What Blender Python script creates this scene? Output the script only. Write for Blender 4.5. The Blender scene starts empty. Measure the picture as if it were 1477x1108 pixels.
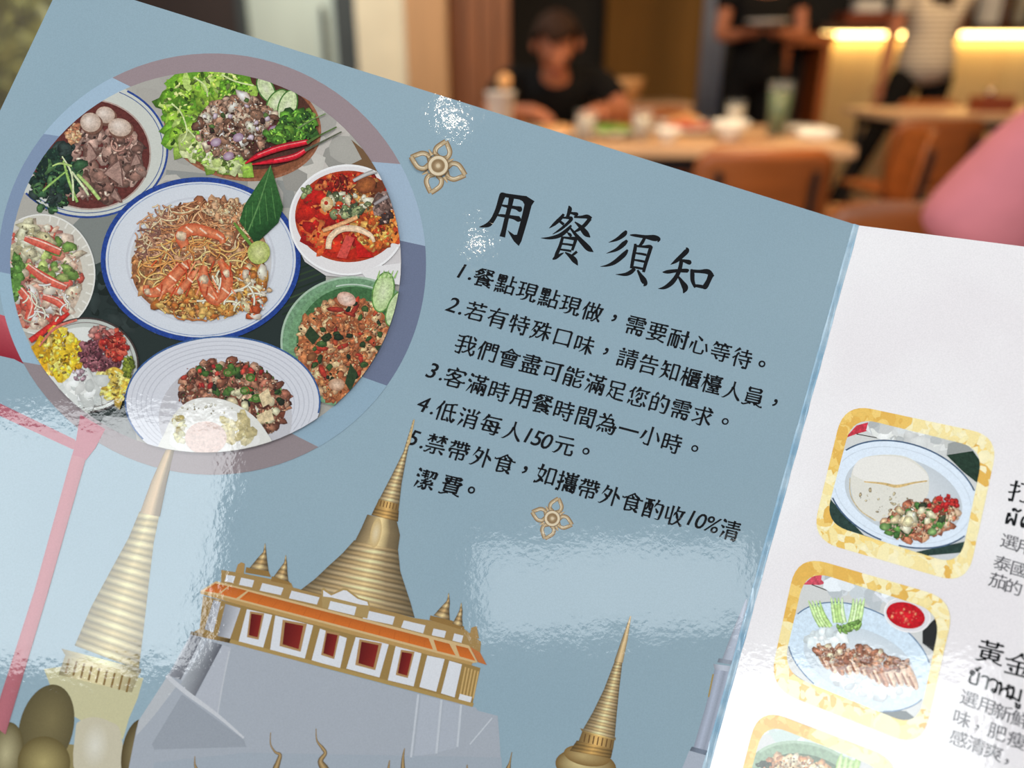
import bpy, bmesh, math, random
from mathutils import Vector, Matrix
R = math.radians
C = bpy.context.scene.collection
SC = bpy.context.scene

# ------------------------------------------------------------------ camera, world, exposure
CAM = Vector((0, 0, 1.0)); PITCH = 22.8; FPX = 1116.0; CX, CY = 738.5, 554.0
cam_data = bpy.data.cameras.new('camera')
cam = bpy.data.objects.new('camera', cam_data); C.objects.link(cam)
cam.location = CAM; cam.rotation_euler = (R(90 - PITCH), 0, 0)
cam_data.sensor_width = 36; cam_data.lens = 36 * FPX / 1477
cam_data.clip_start = 0.02; cam_data.clip_end = 60
cam_data.dof.use_dof = True; cam_data.dof.focus_distance = 0.224; cam_data.dof.aperture_fstop = 6.4
SC.camera = cam
SC.view_settings.view_transform = 'Standard'; SC.view_settings.look = 'None'
SC.view_settings.gamma = 1.0; SC.view_settings.exposure = 0.0; SC.view_settings.use_curve_mapping = False

world = bpy.data.worlds.new('world'); SC.world = world; world.use_nodes = True
bg = world.node_tree.nodes['Background']
bg.inputs[0].default_value = (0.86, 0.95, 1.0, 1); bg.inputs[1].default_value = 0.28

def area(name, loc, aim, sx, sy, power, col):
    d = bpy.data.lights.new(name, 'AREA'); d.shape = 'RECTANGLE'; d.size = sx; d.size_y = sy
    d.energy = power; d.color = col
    o = bpy.data.objects.new(name, d); C.objects.link(o); o.location = loc
    o.rotation_euler = (Vector(aim) - Vector(loc)).to_track_quat('-Z', 'Y').to_euler()
    return o
def disk(name, loc, r, power, col):
    d = bpy.data.lights.new(name, 'AREA'); d.shape = 'DISK'; d.size = r * 2; d.energy = power; d.color = col
    o = bpy.data.objects.new(name, d); C.objects.link(o); o.location = loc
    return o
# daylight: the windows behind the photographer
area('window_light_behind_left', (-1.38, -2.5, 2.20), (-1.38, 0, 2.2), 1.18, 1.05, 29, (0.93, 0.98, 1.0))
area('window_light_behind', (0.80, -2.5, 1.93), (0.8, 0, 1.93), 1.15, 0.36, 5.5, (0.92, 0.97, 1.0))
area('side_fill_light', (-2.4, -0.25, 1.75), (0, 0.1, 1.1), 1.6, 1.6, 52, (0.93, 0.98, 1.0))  # added fill lamp at the left, kept out of the left page's reflections
area('overhead_fill_light', (0.5, 0.0, 2.7), (0.5, 0.0, 0), 1.2, 0.6, 15, (1.0, 0.97, 0.93))  # invented soft fill from overhead, mainly for the right page
# warm downlights
disk('ceiling_downlight', (0.17, -1.41, 2.7), 0.014, 0.36, (1.0, 0.86, 0.66))
disk('ceiling_downlight', (0.06, -0.94, 2.7), 0.014, 0.36, (1.0, 0.86, 0.66))
WARM = (1.0, 0.68, 0.36)
area('pendant_light_dining', (0.7, 1.95, 2.05), (0.75, 2.8, 0.7), 0.9, 0.3, 34, WARM)
area('pendant_light_bar', (2.5, 4.3, 2.5), (2.5, 4.3, 0), 0.8, 0.3, 36, WARM)
area('daylight_garden', (-2.9, 6.2, 4.5), (-2.9, 6.2, 0), 4.0, 3.0, 480, (1.0, 0.98, 0.9))
area('pendant_light_entry', (-0.9, 3.3, 2.5), (-0.7, 4.5, 1.1), 0.8, 0.3, 27, (1.0, 0.93, 0.82))

# ------------------------------------------------------------------ helpers
def lin(c):
    out = []
    for v in c[:3]:
        v = max(0.0, min(255.0, v)) / 255.0
        out.append(v / 12.92 if v <= 0.04045 else ((v + 0.055) / 1.055) ** 2.4)
    return tuple(out)
def tag(o, label=None, cat=None, group=None, kind=None):
    if label: o['label'] = label
    if cat: o['category'] = cat
    if group: o['group'] = group
    if kind: o['kind'] = kind
    return o
def empty(name, loc=(0, 0, 0), rz=0, label=None, cat=None, group=None):
    o = bpy.data.objects.new(name, None); C.objects.link(o); o.location = loc; o.rotation_euler = (0, 0, rz)
    o.empty_display_size = 0.05
    return tag(o, label, cat, group)
def copy_tree(o, parent=None):
    c = o.copy(); C.objects.link(c); c.parent = parent
    for ch in list(o.children): copy_tree(ch, c)
    return c
def newmat(name):
    m = bpy.data.materials.new(name); m.use_nodes = True
    return m, m.node_tree, m.node_tree.nodes['Principled BSDF']
def mat(name, rgb, rough=0.5, var=0.12, scale=12.0, stretch=(1, 1, 1), metal=0.0, spec=0.5, emit=0.0, trans=0.0):
    m, nt, b = newmat(name)
    c = lin(rgb)
    tc = nt.nodes.new('ShaderNodeTexCoord'); mp = nt.nodes.new('ShaderNodeMapping'); mp.inputs['Scale'].default_value = stretch
    no = nt.nodes.new('ShaderNodeTexNoise'); no.inputs['Scale'].default_value = scale; no.inputs['Detail'].default_value = 4
    ra = nt.nodes.new('ShaderNodeValToRGB')
    ra.color_ramp.elements[0].position = 0.3; ra.color_ramp.elements[1].position = 0.7
    ra.color_ramp.elements[0].color = tuple(v * (1 - var) for v in c) + (1,)
    ra.color_ramp.elements[1].color = tuple(min(1, v * (1 + var)) for v in c) + (1,)
    nt.links.new(tc.outputs['Object'], mp.inputs[0]); nt.links.new(mp.outputs[0], no.inputs['Vector'])
    nt.links.new(no.outputs['Fac'], ra.inputs[0]); nt.links.new(ra.outputs[0], b.inputs['Base Color'])
    b.inputs['Roughness'].default_value = rough; b.inputs['Metallic'].default_value = metal
    b.inputs['Specular IOR Level'].default_value = spec
    b.inputs['Transmission Weight'].default_value = trans
    if emit:
        b.inputs['Emission Color'].default_value = c + (1,); b.inputs['Emission Strength'].default_value = emit
    return m

# ------------------------------------------------------------------ the menu's two pages: planes in space
def c2w(v):
    s, c = math.sin(R(PITCH)), math.cos(R(PITCH))
    return Vector((v[0], v[1] * s - v[2] * c, v[1] * c + v[2] * s))
D0 = 0.22
NL = Vector((0.0626, 0.1205, 1.0))
def ray(x, y): return Vector(((x - CX) / FPX, -(y - CY) / FPX, -1.0))
def camL(x, y):
    r = ray(x, y); return r * (-D0 / NL.dot(r))
FOLD0 = camL(1237, 325); FOLD1 = camL(1042, 1030)
VF = (FOLD0 - FOLD1).normalized()
NLn = NL.normalized(); UL = VF.cross(NLn).normalized()          # towards the right across the left page
TH = R(28.0)
UR = (UL * math.cos(TH) + NLn * math.sin(TH)).normalized(); NRn = UR.cross(VF).normalized()
def camR(x, y):
    r = ray(x, y); return r * (NRn.dot(FOLD0) / NRn.dot(r))
ROOT = c2w(FOLD0) + CAM
class Page:
    def __init__(s, proj, n): s.proj = proj; s.n = c2w(n)
    def at(s, p, h=0.0): return c2w(s.proj(*p)) + CAM - ROOT + s.n * h
LEFT = Page(camL, NLn); RIGHT = Page(camR, NRn)
# page coordinates (metres along the page's own axes) to world, for writing
def uvL(p): 
    q = camL(*p) - FOLD0; return q.dot(UL), q.dot(VF)
def uvR(p):
    q = camR(*p) - FOLD0; return q.dot(UR), q.dot(VF)
def ptL(u, v, h=0.0): return c2w(FOLD0 + UL * u + VF * v) + CAM - ROOT + LEFT.n * h
def ptR(u, v, h=0.0): return c2w(FOLD0 + UR * u + VF * v) + CAM - ROOT + RIGHT.n * h

def glossy(m, nt, b, colour_socket, weave=True):
    """laminated paper: the same gloss and slightly uneven film over every ink"""
    tc = nt.nodes.new('ShaderNodeTexCoord')
    n1 = nt.nodes.new('ShaderNodeTexNoise'); n1.inputs['Scale'].default_value = 620; n1.inputs['Detail'].default_value = 2
    n2 = nt.nodes.new('ShaderNodeTexNoise'); n2.inputs['Scale'].default_value = 75; n2.inputs['Detail'].default_value = 1
    a = nt.nodes.new('ShaderNodeMath'); a.operation = 'MULTIPLY_ADD'; a.inputs[1].default_value = 3.6
    nt.links.new(tc.outputs['Object'], n1.inputs['Vector']); nt.links.new(tc.outputs['Object'], n2.inputs['Vector'])
    nt.links.new(n2.outputs['Fac'], a.inputs[0]); nt.links.new(n1.outputs['Fac'], a.inputs[2])
    bp = nt.nodes.new('ShaderNodeBump'); bp.inputs['Strength'].default_value = 1.0; bp.inputs['Distance'].default_value = 2.5e-5
    nt.links.new(a.outputs[0], bp.inputs['Height']); nt.links.new(bp.outputs[0], b.inputs['Normal'])
    b.inputs['Roughness'].default_value = 0.045; b.inputs['Specular IOR Level'].default_value = 0.5
    # fine screen of the print
    w = nt.nodes.new('ShaderNodeTexNoise'); w.inputs['Scale'].default_value = 2600; w.inputs['Detail'].default_value = 1
    nt.links.new(tc.outputs['Object'], w.inputs['Vector'])
    mr = nt.nodes.new('ShaderNodeMapRange'); mr.inputs[1].default_value = 0.3; mr.inputs[2].default_value = 0.7
    mr.inputs[3].default_value = 0.96; mr.inputs[4].default_value = 1.04
    nt.links.new(w.outputs['Fac'], mr.inputs[0])
    mx = nt.nodes.new('ShaderNodeVectorMath'); mx.operation = 'SCALE'
    nt.links.new(colour_socket, mx.inputs[0]); nt.links.new(mr.outputs[0], mx.inputs['Scale'])
    nt.links.new(mx.outputs[0], b.inputs['Base Color'])

INK, nt, b = newmat('printed_ink')
at_ = nt.nodes.new('ShaderNodeAttribute'); at_.attribute_name = 'ink'; glossy(INK, nt, b, at_.outputs['Color'])
# ink of the dish photographs: the same, broken up by the fine mottle of food in a small print
INK_FOOD, nt, b = newmat('printed_food_ink')
at_ = nt.nodes.new('ShaderNodeAttribute'); at_.attribute_name = 'ink'
tc_ = nt.nodes.new('ShaderNodeTexCoord'); f1 = nt.nodes.new('ShaderNodeTexNoise'); f1.inputs['Scale'].default_value = 1100; f1.inputs['Detail'].default_value = 5; f1.inputs['Roughness'].default_value = 0.7
nt.links.new(tc_.outputs['Object'], f1.inputs['Vector'])
fr_ = nt.nodes.new('ShaderNodeMapRange'); fr_.inputs[1].default_value = 0.32; fr_.inputs[2].default_value = 0.68; fr_.inputs[3].default_value = 0.62; fr_.inputs[4].default_value = 1.34
nt.links.new(f1.outputs['Fac'], fr_.inputs[0])
hs_ = nt.nodes.new('ShaderNodeSeparateColor'); hs_.mode = 'HSV'; nt.links.new(at_.outputs['Color'], hs_.inputs[0])
sm_ = nt.nodes.new('ShaderNodeMapRange'); sm_.inputs[1].default_value = 0.16; sm_.inputs[2].default_value = 0.42; nt.links.new(hs_.outputs[1], sm_.inputs[0])
mxf = nt.nodes.new('ShaderNodeMix'); mxf.inputs[2].default_value = 1.0; nt.links.new(sm_.outputs[0], mxf.inputs[0]); nt.links.new(fr_.outputs[0], mxf.inputs[3])
sc_ = nt.nodes.new('ShaderNodeVectorMath'); sc_.operation = 'SCALE'; nt.links.new(at_.outputs['Color'], sc_.inputs[0]); nt.links.new(mxf.outputs[0], sc_.inputs['Scale'])
glossy(INK_FOOD, nt, b, sc_.outputs[0])
def sheet_mat(name, ca, cb, scale):
    m, nt, b = newmat(name)
    tc = nt.nodes.new('ShaderNodeTexCoord'); no = nt.nodes.new('ShaderNodeTexNoise'); no.inputs['Scale'].default_value = scale
    ra = nt.nodes.new('ShaderNodeValToRGB'); ra.color_ramp.elements[0].position = 0.35; ra.color_ramp.elements[1].position = 0.65
    ra.color_ramp.elements[0].color = lin(ca) + (1,); ra.color_ramp.elements[1].color = lin(cb) + (1,)
    nt.links.new(tc.outputs['Object'], no.inputs['Vector']); nt.links.new(no.outputs['Fac'], ra.inputs[0])
    glossy(m, nt, b, ra.outputs[0]); return m
PAPER_BLUE = sheet_mat('blue_laminated_paper', (149, 174, 188), (154, 178, 191), 14)
PAPER_WHITE = sheet_mat('white_laminated_paper', (226, 220, 222), (232, 228, 229), 30)
PAPER_EDGE = mat('paper_edge', (205, 215, 220), 0.6, 0.08, 900)
FOLD_EDGE = sheet_mat('worn_fold_paper', (140, 176, 200), (186, 208, 222), 160)
GOLD_WASH = None

# ------------------------------------------------------------------ printed artwork: polygons of ink lying on a page
STEP = 1.2e-6
class Layers:
    """each print lies just above what it overlaps"""
    def __init__(s): s.cells = {}; s.n = 0
    def get(s, pts):
        x0 = min(p[0] for p in pts); x1 = max(p[0] for p in pts); y0 = min(p[1] for p in pts); y1 = max(p[1] for p in pts)
        top = 0; cl = []
        G = 10.0
        for i in range(int(x0 // G), int(x1 // G) + 1):
            for j in range(int(y0 // G), int(y1 // G) + 1):
                v = s.cells.get((i, j), 0); cl.append((i, j)); top = max(top, v)
        for c in cl: s.cells[c] = top + 1
        return top + 1
LAY = {id(LEFT): Layers(), id(RIGHT): Layers()}
def clip_poly(pts, cl):
    """Sutherland-Hodgman against a convex polygon"""
    n = len(cl); A = sum(cl[i][0] * cl[(i + 1) % n][1] - cl[(i + 1) % n][0] * cl[i][1] for i in range(n))
    sg = 1 if A > 0 else -1
    out = list(pts)
    for i in range(n):
        ax, ay = cl[i]; bx, by = cl[(i + 1) % n]
        f = lambda p: sg * ((bx - ax) * (p[1] - ay) - (by - ay) * (p[0] - ax))
        inp = out; out = []
        if not inp: return []
        for k in range(len(inp)):
            p, q = inp[k - 1], inp[k]; fp, fq = f(p), f(q)
            if fq >= 0:
                if fp < 0:
                    t = fp / (fp - fq); out.append((p[0] + (q[0] - p[0]) * t, p[1] + (q[1] - p[1]) * t))
                out.append(q)
            elif fp >= 0:
                t = fp / (fp - fq); out.append((p[0] + (q[0] - p[0]) * t, p[1] + (q[1] - p[1]) * t))
    return out
def inside(p, cl):
    s = 0; n = len(cl)
    for i in range(n):
        ax, ay = cl[i]; bx, by = cl[(i + 1) % n]
        v = (bx - ax) * (p[1] - ay) - (by - ay) * (p[0] - ax)
        if v > 0:
            if s < 0: return False
            s = 1
        elif v < 0:
            if s > 0: return False
            s = -1
    return True
def ell(cx, cy, rx, ry, rot=0, n=56, a0=0, a1=360):
    c, s = math.cos(R(rot)), math.sin(R(rot)); out = []
    m = n if a1 - a0 >= 360 else n + 1
    for i in range(m):
        a = R(a0 + (a1 - a0) * i / n); x, y = rx * math.cos(a), ry * math.sin(a)
        out.append((cx + c * x - s * y, cy + s * x + c * y))
    return out
def crom(pts, n=6, closed=True):
    m = len(pts); out = []
    rng = range(m) if closed else range(m - 1)
    for i in rng:
        if closed: p = [pts[(i + k) % m] for k in (-1, 0, 1, 2)]
        else: p = [pts[max(0, min(m - 1, i + k))] for k in (-1, 0, 1, 2)]
        for j in range(n):
            t = j / n
            out.append(tuple(0.5 * (2 * p[1][d] + (p[2][d] - p[0][d]) * t + (2 * p[0][d] - 5 * p[1][d] + 4 * p[2][d] - p[3][d]) * t * t
                       + (3 * p[1][d] - p[0][d] - 3 * p[2][d] + p[3][d]) * t ** 3) for d in range(len(pts[0]))))
    if not closed: out.append(tuple(pts[-1]))
    return out
def mixc(a, b, t): return tuple(a[i] + (b[i] - a[i]) * t for i in range(3))
def mulc(a, k): return tuple(min(255, v * k) for v in a[:3])

class Art:
    def __init__(s, page, clip=None, tr=None):
        s.page = page; s.V = []; s.F = []; s.K = []; s.clip = clip; s.tr = tr
    def _px(s, pts): return [s.tr(p) for p in pts] if s.tr else [(p[0], p[1]) for p in pts]
    def _add(s, pts, cols, faces, lay=None):
        z = LAY[id(s.page)].get(pts) if lay is None else lay
        b0 = len(s.V)
        for p, c in zip(pts, cols): s.V.append(s.page.at(p, z * STEP)); s.K.append(c)
        for f in faces:
            a = sum(pts[f[i]][0] * pts[f[(i + 1) % len(f)]][1] - pts[f[(i + 1) % len(f)]][0] * pts[f[i]][1] for i in range(len(f)))
            if a > 0: f = f[::-1]
            s.F.append([b0 + i for i in f])
    def poly(s, pts, col, cols=None):
        pts = s._px(pts)
        if s.clip and not all(inside(p, s.clip) for p in pts):
            pts = clip_poly(pts, s.clip); cols = None
            q = []
            for p in pts:
                if not q or abs(p[0] - q[-1][0]) + abs(p[1] - q[-1][1]) > 0.05: q.append(p)
            pts = q
        if len(pts) < 3: return
        s._add(pts, cols or [col] * len(pts), [list(range(len(pts)))])
    def ellipse(s, cx, cy, rx, ry, col, rot=0, n=56): s.poly(ell(cx, cy, rx, ry, rot, n), col)
    def disc(s, cx, cy, rx, ry, inner, outer, rot=0, n=40, off=(0, 0)):
        """ellipse shaded from its middle to its rim, as the dish is in the printed picture"""
        pts = s._px(ell(cx, cy, rx, ry, rot, n))
        if s.clip and not all(inside(p, s.clip) for p in pts):
            s.poly(ell(cx, cy, rx, ry, rot, n), mixc(inner, outer, 0.4)); return
        pts = pts + s._px([(cx + off[0], cy + off[1])])
        s._add(pts, [outer] * n + [inner], [[i, (i + 1) % n, n] for i in range(n)])
    def ring(s, cx, cy, rx, ry, w, col, rot=0, n=72, a0=0, a1=360):
        A = s._px(ell(cx, cy, rx, ry, rot, n, a0, a1)); B = s._px(ell(cx, cy, rx - w, ry - w, rot, n, a0, a1))
        m = len(A); full = a1 - a0 >= 360
        fs = []
        for i in range(m if full else m - 1):
            j = (i + 1) % m; quad = [A[i], A[j], B[j], B[i]]
            if s.clip and not all(inside(p, s.clip) for p in quad): continue
            fs.append([i, j, m + j, m + i])
        if fs: s._add(A + B, [col] * (2 * m), fs)
    def blob(s, cx, cy, r, col, rng, el=1.0, rot=None, n=8, shade=0.28):
        rot = rng.uniform(0, 180) if rot is None else rot
        base = ell(cx, cy, r * el, r, rot, n)
        pts = s._px([(cx + (p[0] - cx) * k, cy + (p[1] - cy) * k) for p in base for k in (rng.uniform(0.72, 1.2),)])
        if s.clip and not all(inside(p, s.clip) for p in pts):
            s2 = clip_poly(pts, s.clip)
            if len(s2) > 2: s._add(s2, [col] * len(s2), [list(range(len(s2)))])
            return
        c = s._px([(cx - r * 0.25, cy - r * 0.3)])
        s._add(pts + c, [mulc(col, 1 - shade * rng.uniform(0.4, 1.5)) for _ in range(n)] + [mulc(col, 1 + shade * 0.9)],
               [[i, (i + 1) % n, n] for i in range(n)])
    def scatter(s, cx, cy, rx, ry, n, pal, r0, r1, rng, rot=0, el=(1, 1.8), shade=0.28, inn=0.0):
        c, sn = math.cos(R(rot)), math.sin(R(rot))
        for _ in range(n):
            a = rng.uniform(0, 2 * math.pi); q = math.sqrt(rng.uniform(inn, 1))
            x, y = rx * q * math.cos(a), ry * q * math.sin(a)
            s.blob(cx + c * x - sn * y, cy + sn * x + c * y, rng.uniform(r0, r1), mulc(rng.choice(pal), rng.uniform(0.88, 1.12)), rng, rng.uniform(*el), None, 8, shade)
        if shade >= 0.14:
            for _ in range(int(n * 1.6)):
                a = rng.uniform(0, 2 * math.pi); q = math.sqrt(rng.uniform(inn, 1)); x, y = rx * q * math.cos(a), ry * q * math.sin(a)
                s.blob(cx + c * x - sn * y, cy + sn * x + c * y, rng.uniform(0.22, 0.5) * r0, mulc(rng.choice(pal), rng.choice((0.55, 0.75, 1.15, 1.3))), rng, rng.uniform(1, 2.6), None, 5, shade)
    def stroke(s, pts, col, w=None, smooth=4, shade=0.0, edge=None):
        """ribbon through pts = (x, y[, width]); lighter along its middle when shaded"""
        pts = [(p[0], p[1], p[2] if len(p) > 2 else w) for p in pts]
        if smooth and len(pts) > 2: pts = crom(pts, smooth, False)
        m = len(pts); q = []
        for i in range(m):
            a, b = pts[max(0, i - 1)], pts[min(m - 1, i + 1)]
            dx, dy = b[0] - a[0], b[1] - a[1]; L = math.hypot(dx, dy) or 1
            nx, ny = -dy / L, dx / L; h = max(pts[i][2], 0.05) / 2
            q += [(pts[i][0] + nx * h, pts[i][1] + ny * h), (pts[i][0], pts[i][1]), (pts[i][0] - nx * h, pts[i][1] - ny * h)]
        q = s._px(q)
        e = edge or mulc(col, 1 - shade); mid = mulc(col, 1 + shade)
        fs = []
        for i in range(m - 1):
            for k in (0, 1):
                f = [3 * i + k, 3 * i + k + 1, 3 * i + k + 4, 3 * i + k + 3]
                if s.clip and not all(inside(q[j], s.clip) for j in f): continue
                fs.append(f)
        if fs: s._add(q, [e, mid, e] * m, fs)
    def arcs(s, cx, cy, rx, ry, n, pal, w, rng, rad=(8, 30), span=(60, 200), rot=0):
        for _ in range(n):
            a = rng.uniform(0, 2 * math.pi); q = math.sqrt(rng.uniform(0, 1)); x, y = cx + rx * q * math.cos(a), cy + ry * q * math.sin(a)
            r = rng.uniform(*rad); t0 = rng.uniform(0, 360); sp = rng.uniform(*span)
            px = x - r * math.cos(R(t0 + sp / 2)); py = y - r * math.sin(R(t0 + sp / 2)); k = rng.uniform(0.6, 1)
            P = [(px + r * math.cos(R(t0 + sp * i / 9)), py + k * r * math.sin(R(t0 + sp * i / 9))) for i in range(10)]
            P = [p for p in P if ((p[0] - cx) / rx) ** 2 + ((p[1] - cy) / ry) ** 2 <= 1.08]
            if len(P) > 2: s.stroke(P, rng.choice(pal), w, 0, 0.3)
    def band(s, Lp, Rp, n, ramps, cols5=(0.62, 0.95, 1.25, 0.9, 0.55)):
        """stacked mouldings between a left and a right outline, rounded in the printed picture"""
        def along(P, t):
            ds = [0]
            for i in range(1, len(P)): ds.append(ds[-1] + math.hypot(P[i][0] - P[i - 1][0], P[i][1] - P[i - 1][1]))
            d = t * ds[-1]
            for i in range(1, len(P)):
                if d <= ds[i] + 1e-9:
                    k = (d - ds[i - 1]) / max(ds[i] - ds[i - 1], 1e-9); return (P[i - 1][0] + (P[i][0] - P[i - 1][0]) * k, P[i - 1][1] + (P[i][1] - P[i - 1][1]) * k)
            return P[-1]
        pts, cols, fs = [], [], []; K = len(cols5)
        rows = []
        for i in range(n):
            c = ramps[i % len(ramps)]
            for t, m in ((i / n, 0.8), ((i + 0.5) / n, 1.1), ((i + 0.999) / n, 0.75)):
                rows.append((t, mulc(c, m) if n > 1 else c))
        for t, c in rows:
            a, b = along(Lp, t), along(Rp, t)
            for k in range(K):
                u = k / (K - 1); pts.append((a[0] + (b[0] - a[0]) * u, a[1] + (b[1] - a[1]) * u)); cols.append(mulc(c, cols5[k]))
        for r in range(len(rows) - 1):
            for k in range(K - 1): fs.append([r * K + k, r * K + k + 1, (r + 1) * K + k + 1, (r + 1) * K + k])
        s._add(s._px(pts), cols, fs)
    def build(s, name, parent, m=None):
        me = bpy.data.meshes.new(name); me.from_pydata([tuple(v) for v in s.V], [], s.F)
        at = me.attributes.new('ink', 'FLOAT_COLOR', 'POINT')
        buf = []
        for c in s.K: buf += [*lin(c), 1.0]
        at.data.foreach_set('color', buf)
        me.materials.append(m or INK)
        o = bpy.data.objects.new(name, me); C.objects.link(o); o.parent = parent
        return o
def sub(page, sx, ox, oy, clip=None):
    """an Art whose coordinates are those of an enlarged detail of the page"""
    return Art(page, clip, lambda p: (ox + p[0] / sx, oy + p[1] / sx))

# ------------------------------------------------------------------ the menu
menu = empty('menu', ROOT, 0, 'open glossy folded menu, pale blue page on the left and white page on the right', 'menu')
def sheet(name, quad, nrm, th, mats, bev=0.0):
    bm = bmesh.new()
    f = [bm.verts.new(q) for q in quad]; k = [bm.verts.new(Vector(q) - nrm * th) for q in quad]
    bm.faces.new(f); bm.faces.new(k[::-1])
    for i in range(len(quad)):
        fc = bm.faces.new((f[(i + 1) % len(quad)], f[i], k[i], k[(i + 1) % len(quad)])); fc.material_index = 1
    bmesh.ops.recalc_face_normals(bm, faces=bm.faces[:])
    me = bpy.data.meshes.new(name); bm.to_mesh(me); bm.free()
    for m in mats: me.materials.append(m)
    o = bpy.data.objects.new(name, me); C.objects.link(o); o.parent = menu
    return o
uTL, vTL = uvL((91, -32)); u0, _ = uvL((0, 150)); VB = -0.315
slope_top = vTL / uTL
TH_S = 0.00045
left_page = sheet('left_page', [ptL(-0.0004, 0, 0), ptL(uTL, vTL, 0), ptL(u0 + (u0 - uTL) * 3.0, VB - 0.012, 0), ptL(-0.0004, VB, 0)], LEFT.n, TH_S, [PAPER_BLUE, PAPER_EDGE])
left_page['label'] = 'pale blue page with notice and temple picture'
WR = 0.252
right_page = sheet('right_page', [ptR(0.0004, 0, 0), ptR(0.0004, VB, 0), ptR(WR, VB, 0), ptR(WR, -0.001, 0)], RIGHT.n, TH_S, [PAPER_WHITE, PAPER_EDGE])
right_page['label'] = 'white page with framed dish pictures'
# the fold: a narrow worn ridge running down between the two pages
bm = bmesh.new(); rng = random.Random(5); rows = []
NS = 90
for i in range(NS + 1):
    v = VB * i / NS; j = lambda a: rng.uniform(-a, a)
    row = [ptL(-0.0014 + j(0.00008), v, 0.00004), ptL(-0.0009 + j(0.0001), v, 0.0002 + j(0.00006)), ptL(0.0, v, 0.00016 + j(0.00008)),
           ptR(0.0002 + j(0.00006), v, 0.00012 + j(0.00005)), ptR(0.0005 + j(0.00008), v, 0.00004)]
    rows.append([bm.verts.new(p) for p in row])
for i in range(NS):
    for k in range(4): bm.faces.new((rows[i][k], rows[i + 1][k], rows[i + 1][k + 1], rows[i][k + 1]))
me = bpy.data.meshes.new('fold'); bm.to_mesh(me); bm.free(); me.materials.append(FOLD_EDGE)
fold = bpy.data.objects.new('fold', me); C.objects.link(fold); fold.parent = menu; fold['label'] = 'worn white-blue crease between the pages'
# ------------------------------------------------------------------ left page: the temple pictures
GOLD = (196, 160, 100); GOLD_D = (128, 96, 52); GOLD_L = (232, 210, 160); ORANGE = (205, 108, 40)
# red timber frame at the left edge
a = Art(LEFT)
a.poly([(-6, 452), (8, 456), (18, 478), (36, 493), (52, 507), (64, 541), (40, 528), (20, 518), (-6, 512)], (176, 62, 76),
       [(200, 90, 100)] * 4 + [(150, 36, 52)] * 5)
a.poly([(-6, 580), (0, 582), (108, 634), (116, 650), (104, 648), (0, 600), (-6, 597)], (182, 102, 116))
def red_post(art):
    art.poly([(116, 598), (152, 619), (138, 646), (124, 664), (104, 657), (109, 640)], (182, 98, 114))
    art.band([(104, 656), (72, 790), (20, 935), (-12, 1045)], [(124, 662), (98, 765), (60, 885), (8, 1060)], 1, [(182, 108, 118)], (1.0, 1.03, 1.03, 1.0, 0.95))
# left gilded spire
p = sub(LEFT, 2.3676, 0, 640); BR = [(188, 166, 112)]
def pale(c): return c
p.poly([(150, 770), (225, 760), (330, 800), (490, 800), (470, 870), (440, 940), (420, 1010), (300, 960), (200, 900)], (206, 200, 160))
p.band([(225, 715), (200, 790)], [(480, 778), (450, 850)], 1, [(204, 192, 150)], (0.7, 1.1, 1.15, 1.05, 0.8))
for i in range(9):
    x = 236 + i * 26; y = 735 + i * 8
    p.stroke([(x, y), (x - 12, y + 50)], (140, 112, 64), 7, 0)
p.band([(210, 700), (222, 722)], [(482, 770), (480, 786)], 1, [(216, 204, 162)])
p.band([(476, 232), (440, 320), (380, 430), (310, 560), (255, 690)], [(545, 240), (525, 340), (508, 480), (490, 640), (474, 772)], 21, [(204, 190, 146), (184, 168, 124)], (0.72, 0.95, 1.18, 1.02, 0.8))
p.band([(566, 20), (520, 120), (478, 236)], [(596, 22), (574, 110), (546, 250)], 1, [(180, 158, 124)], (0.75, 1.2, 1.25, 0.8, 0.65))
p.poly([(-10, 1060), (60, 1010), (480, 1050), (500, 1500), (-60, 1500)], (150, 136, 92))
p.disc(158, 970, 92, 150, (128, 116, 78), (96, 86, 56), 14, off=(20, -30));
p.poly(crom([(262, 1130), (258, 980), (272, 948), (320, 934), (376, 950), (412, 985), (410, 1130)], 4), (206, 198, 174), None)
p.disc(325, 1030, 48, 80, (226, 222, 208), (206, 198, 174), 6)
p.disc(470, 1060, 55, 120, (150, 135, 96), (84, 70, 40), 8); p.disc(20, 1060, 60, 110, (190, 180, 140), (96, 84, 50), 8)
p.disc(150, 1090, 90, 90, (180, 165, 110), (104, 90, 52), 0)
gilded_spire = p

# the white hill, the terrace and the golden tower
w = sub(LEFT, 2.6375, 200, 850)
HW = (172, 178, 188)
w.poly([(200, 168), (330, 195), (700, 300), (1060, 395), (1282, 450), (1290, 462), (1366, 482), (1372, 560), (1430, 1500), (-200, 1500), (-10, 540), (0, 500), (60, 420), (110, 330)], HW)
w.poly([(205, 172), (240, 186), (160, 345), (118, 330)], (112, 114, 124), [(140, 142, 150), (100, 102, 112), (120, 122, 130), (150, 152, 160)])
w.poly([(240, 186), (252, 190), (172, 352), (160, 345)], (188, 192, 200))
w.poly([(262, 194), (318, 212), (212, 412), (160, 360)], (124, 126, 136), [(170, 174, 182), (90, 92, 102), (120, 122, 130), (176, 180, 186)])
w.poly([(318, 212), (352, 222), (296, 480), (212, 418)], (184, 188, 198))
w.stroke([(345, 235), (318, 370), (300, 478)], (196, 199, 206), 6)
w.poly([(110, 330), (150, 362), (60, 480), (-10, 560), (0, 500)], (190, 193, 198))
w.poly([(165, 400), (400, 572), (410, 600), (60, 610), (50, 590)], (158, 164, 174))
w.stroke([(106, 328, 16), (180, 392, 18), (300, 480, 14), (400, 566, 8)], (206, 208, 214), 14)
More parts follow.
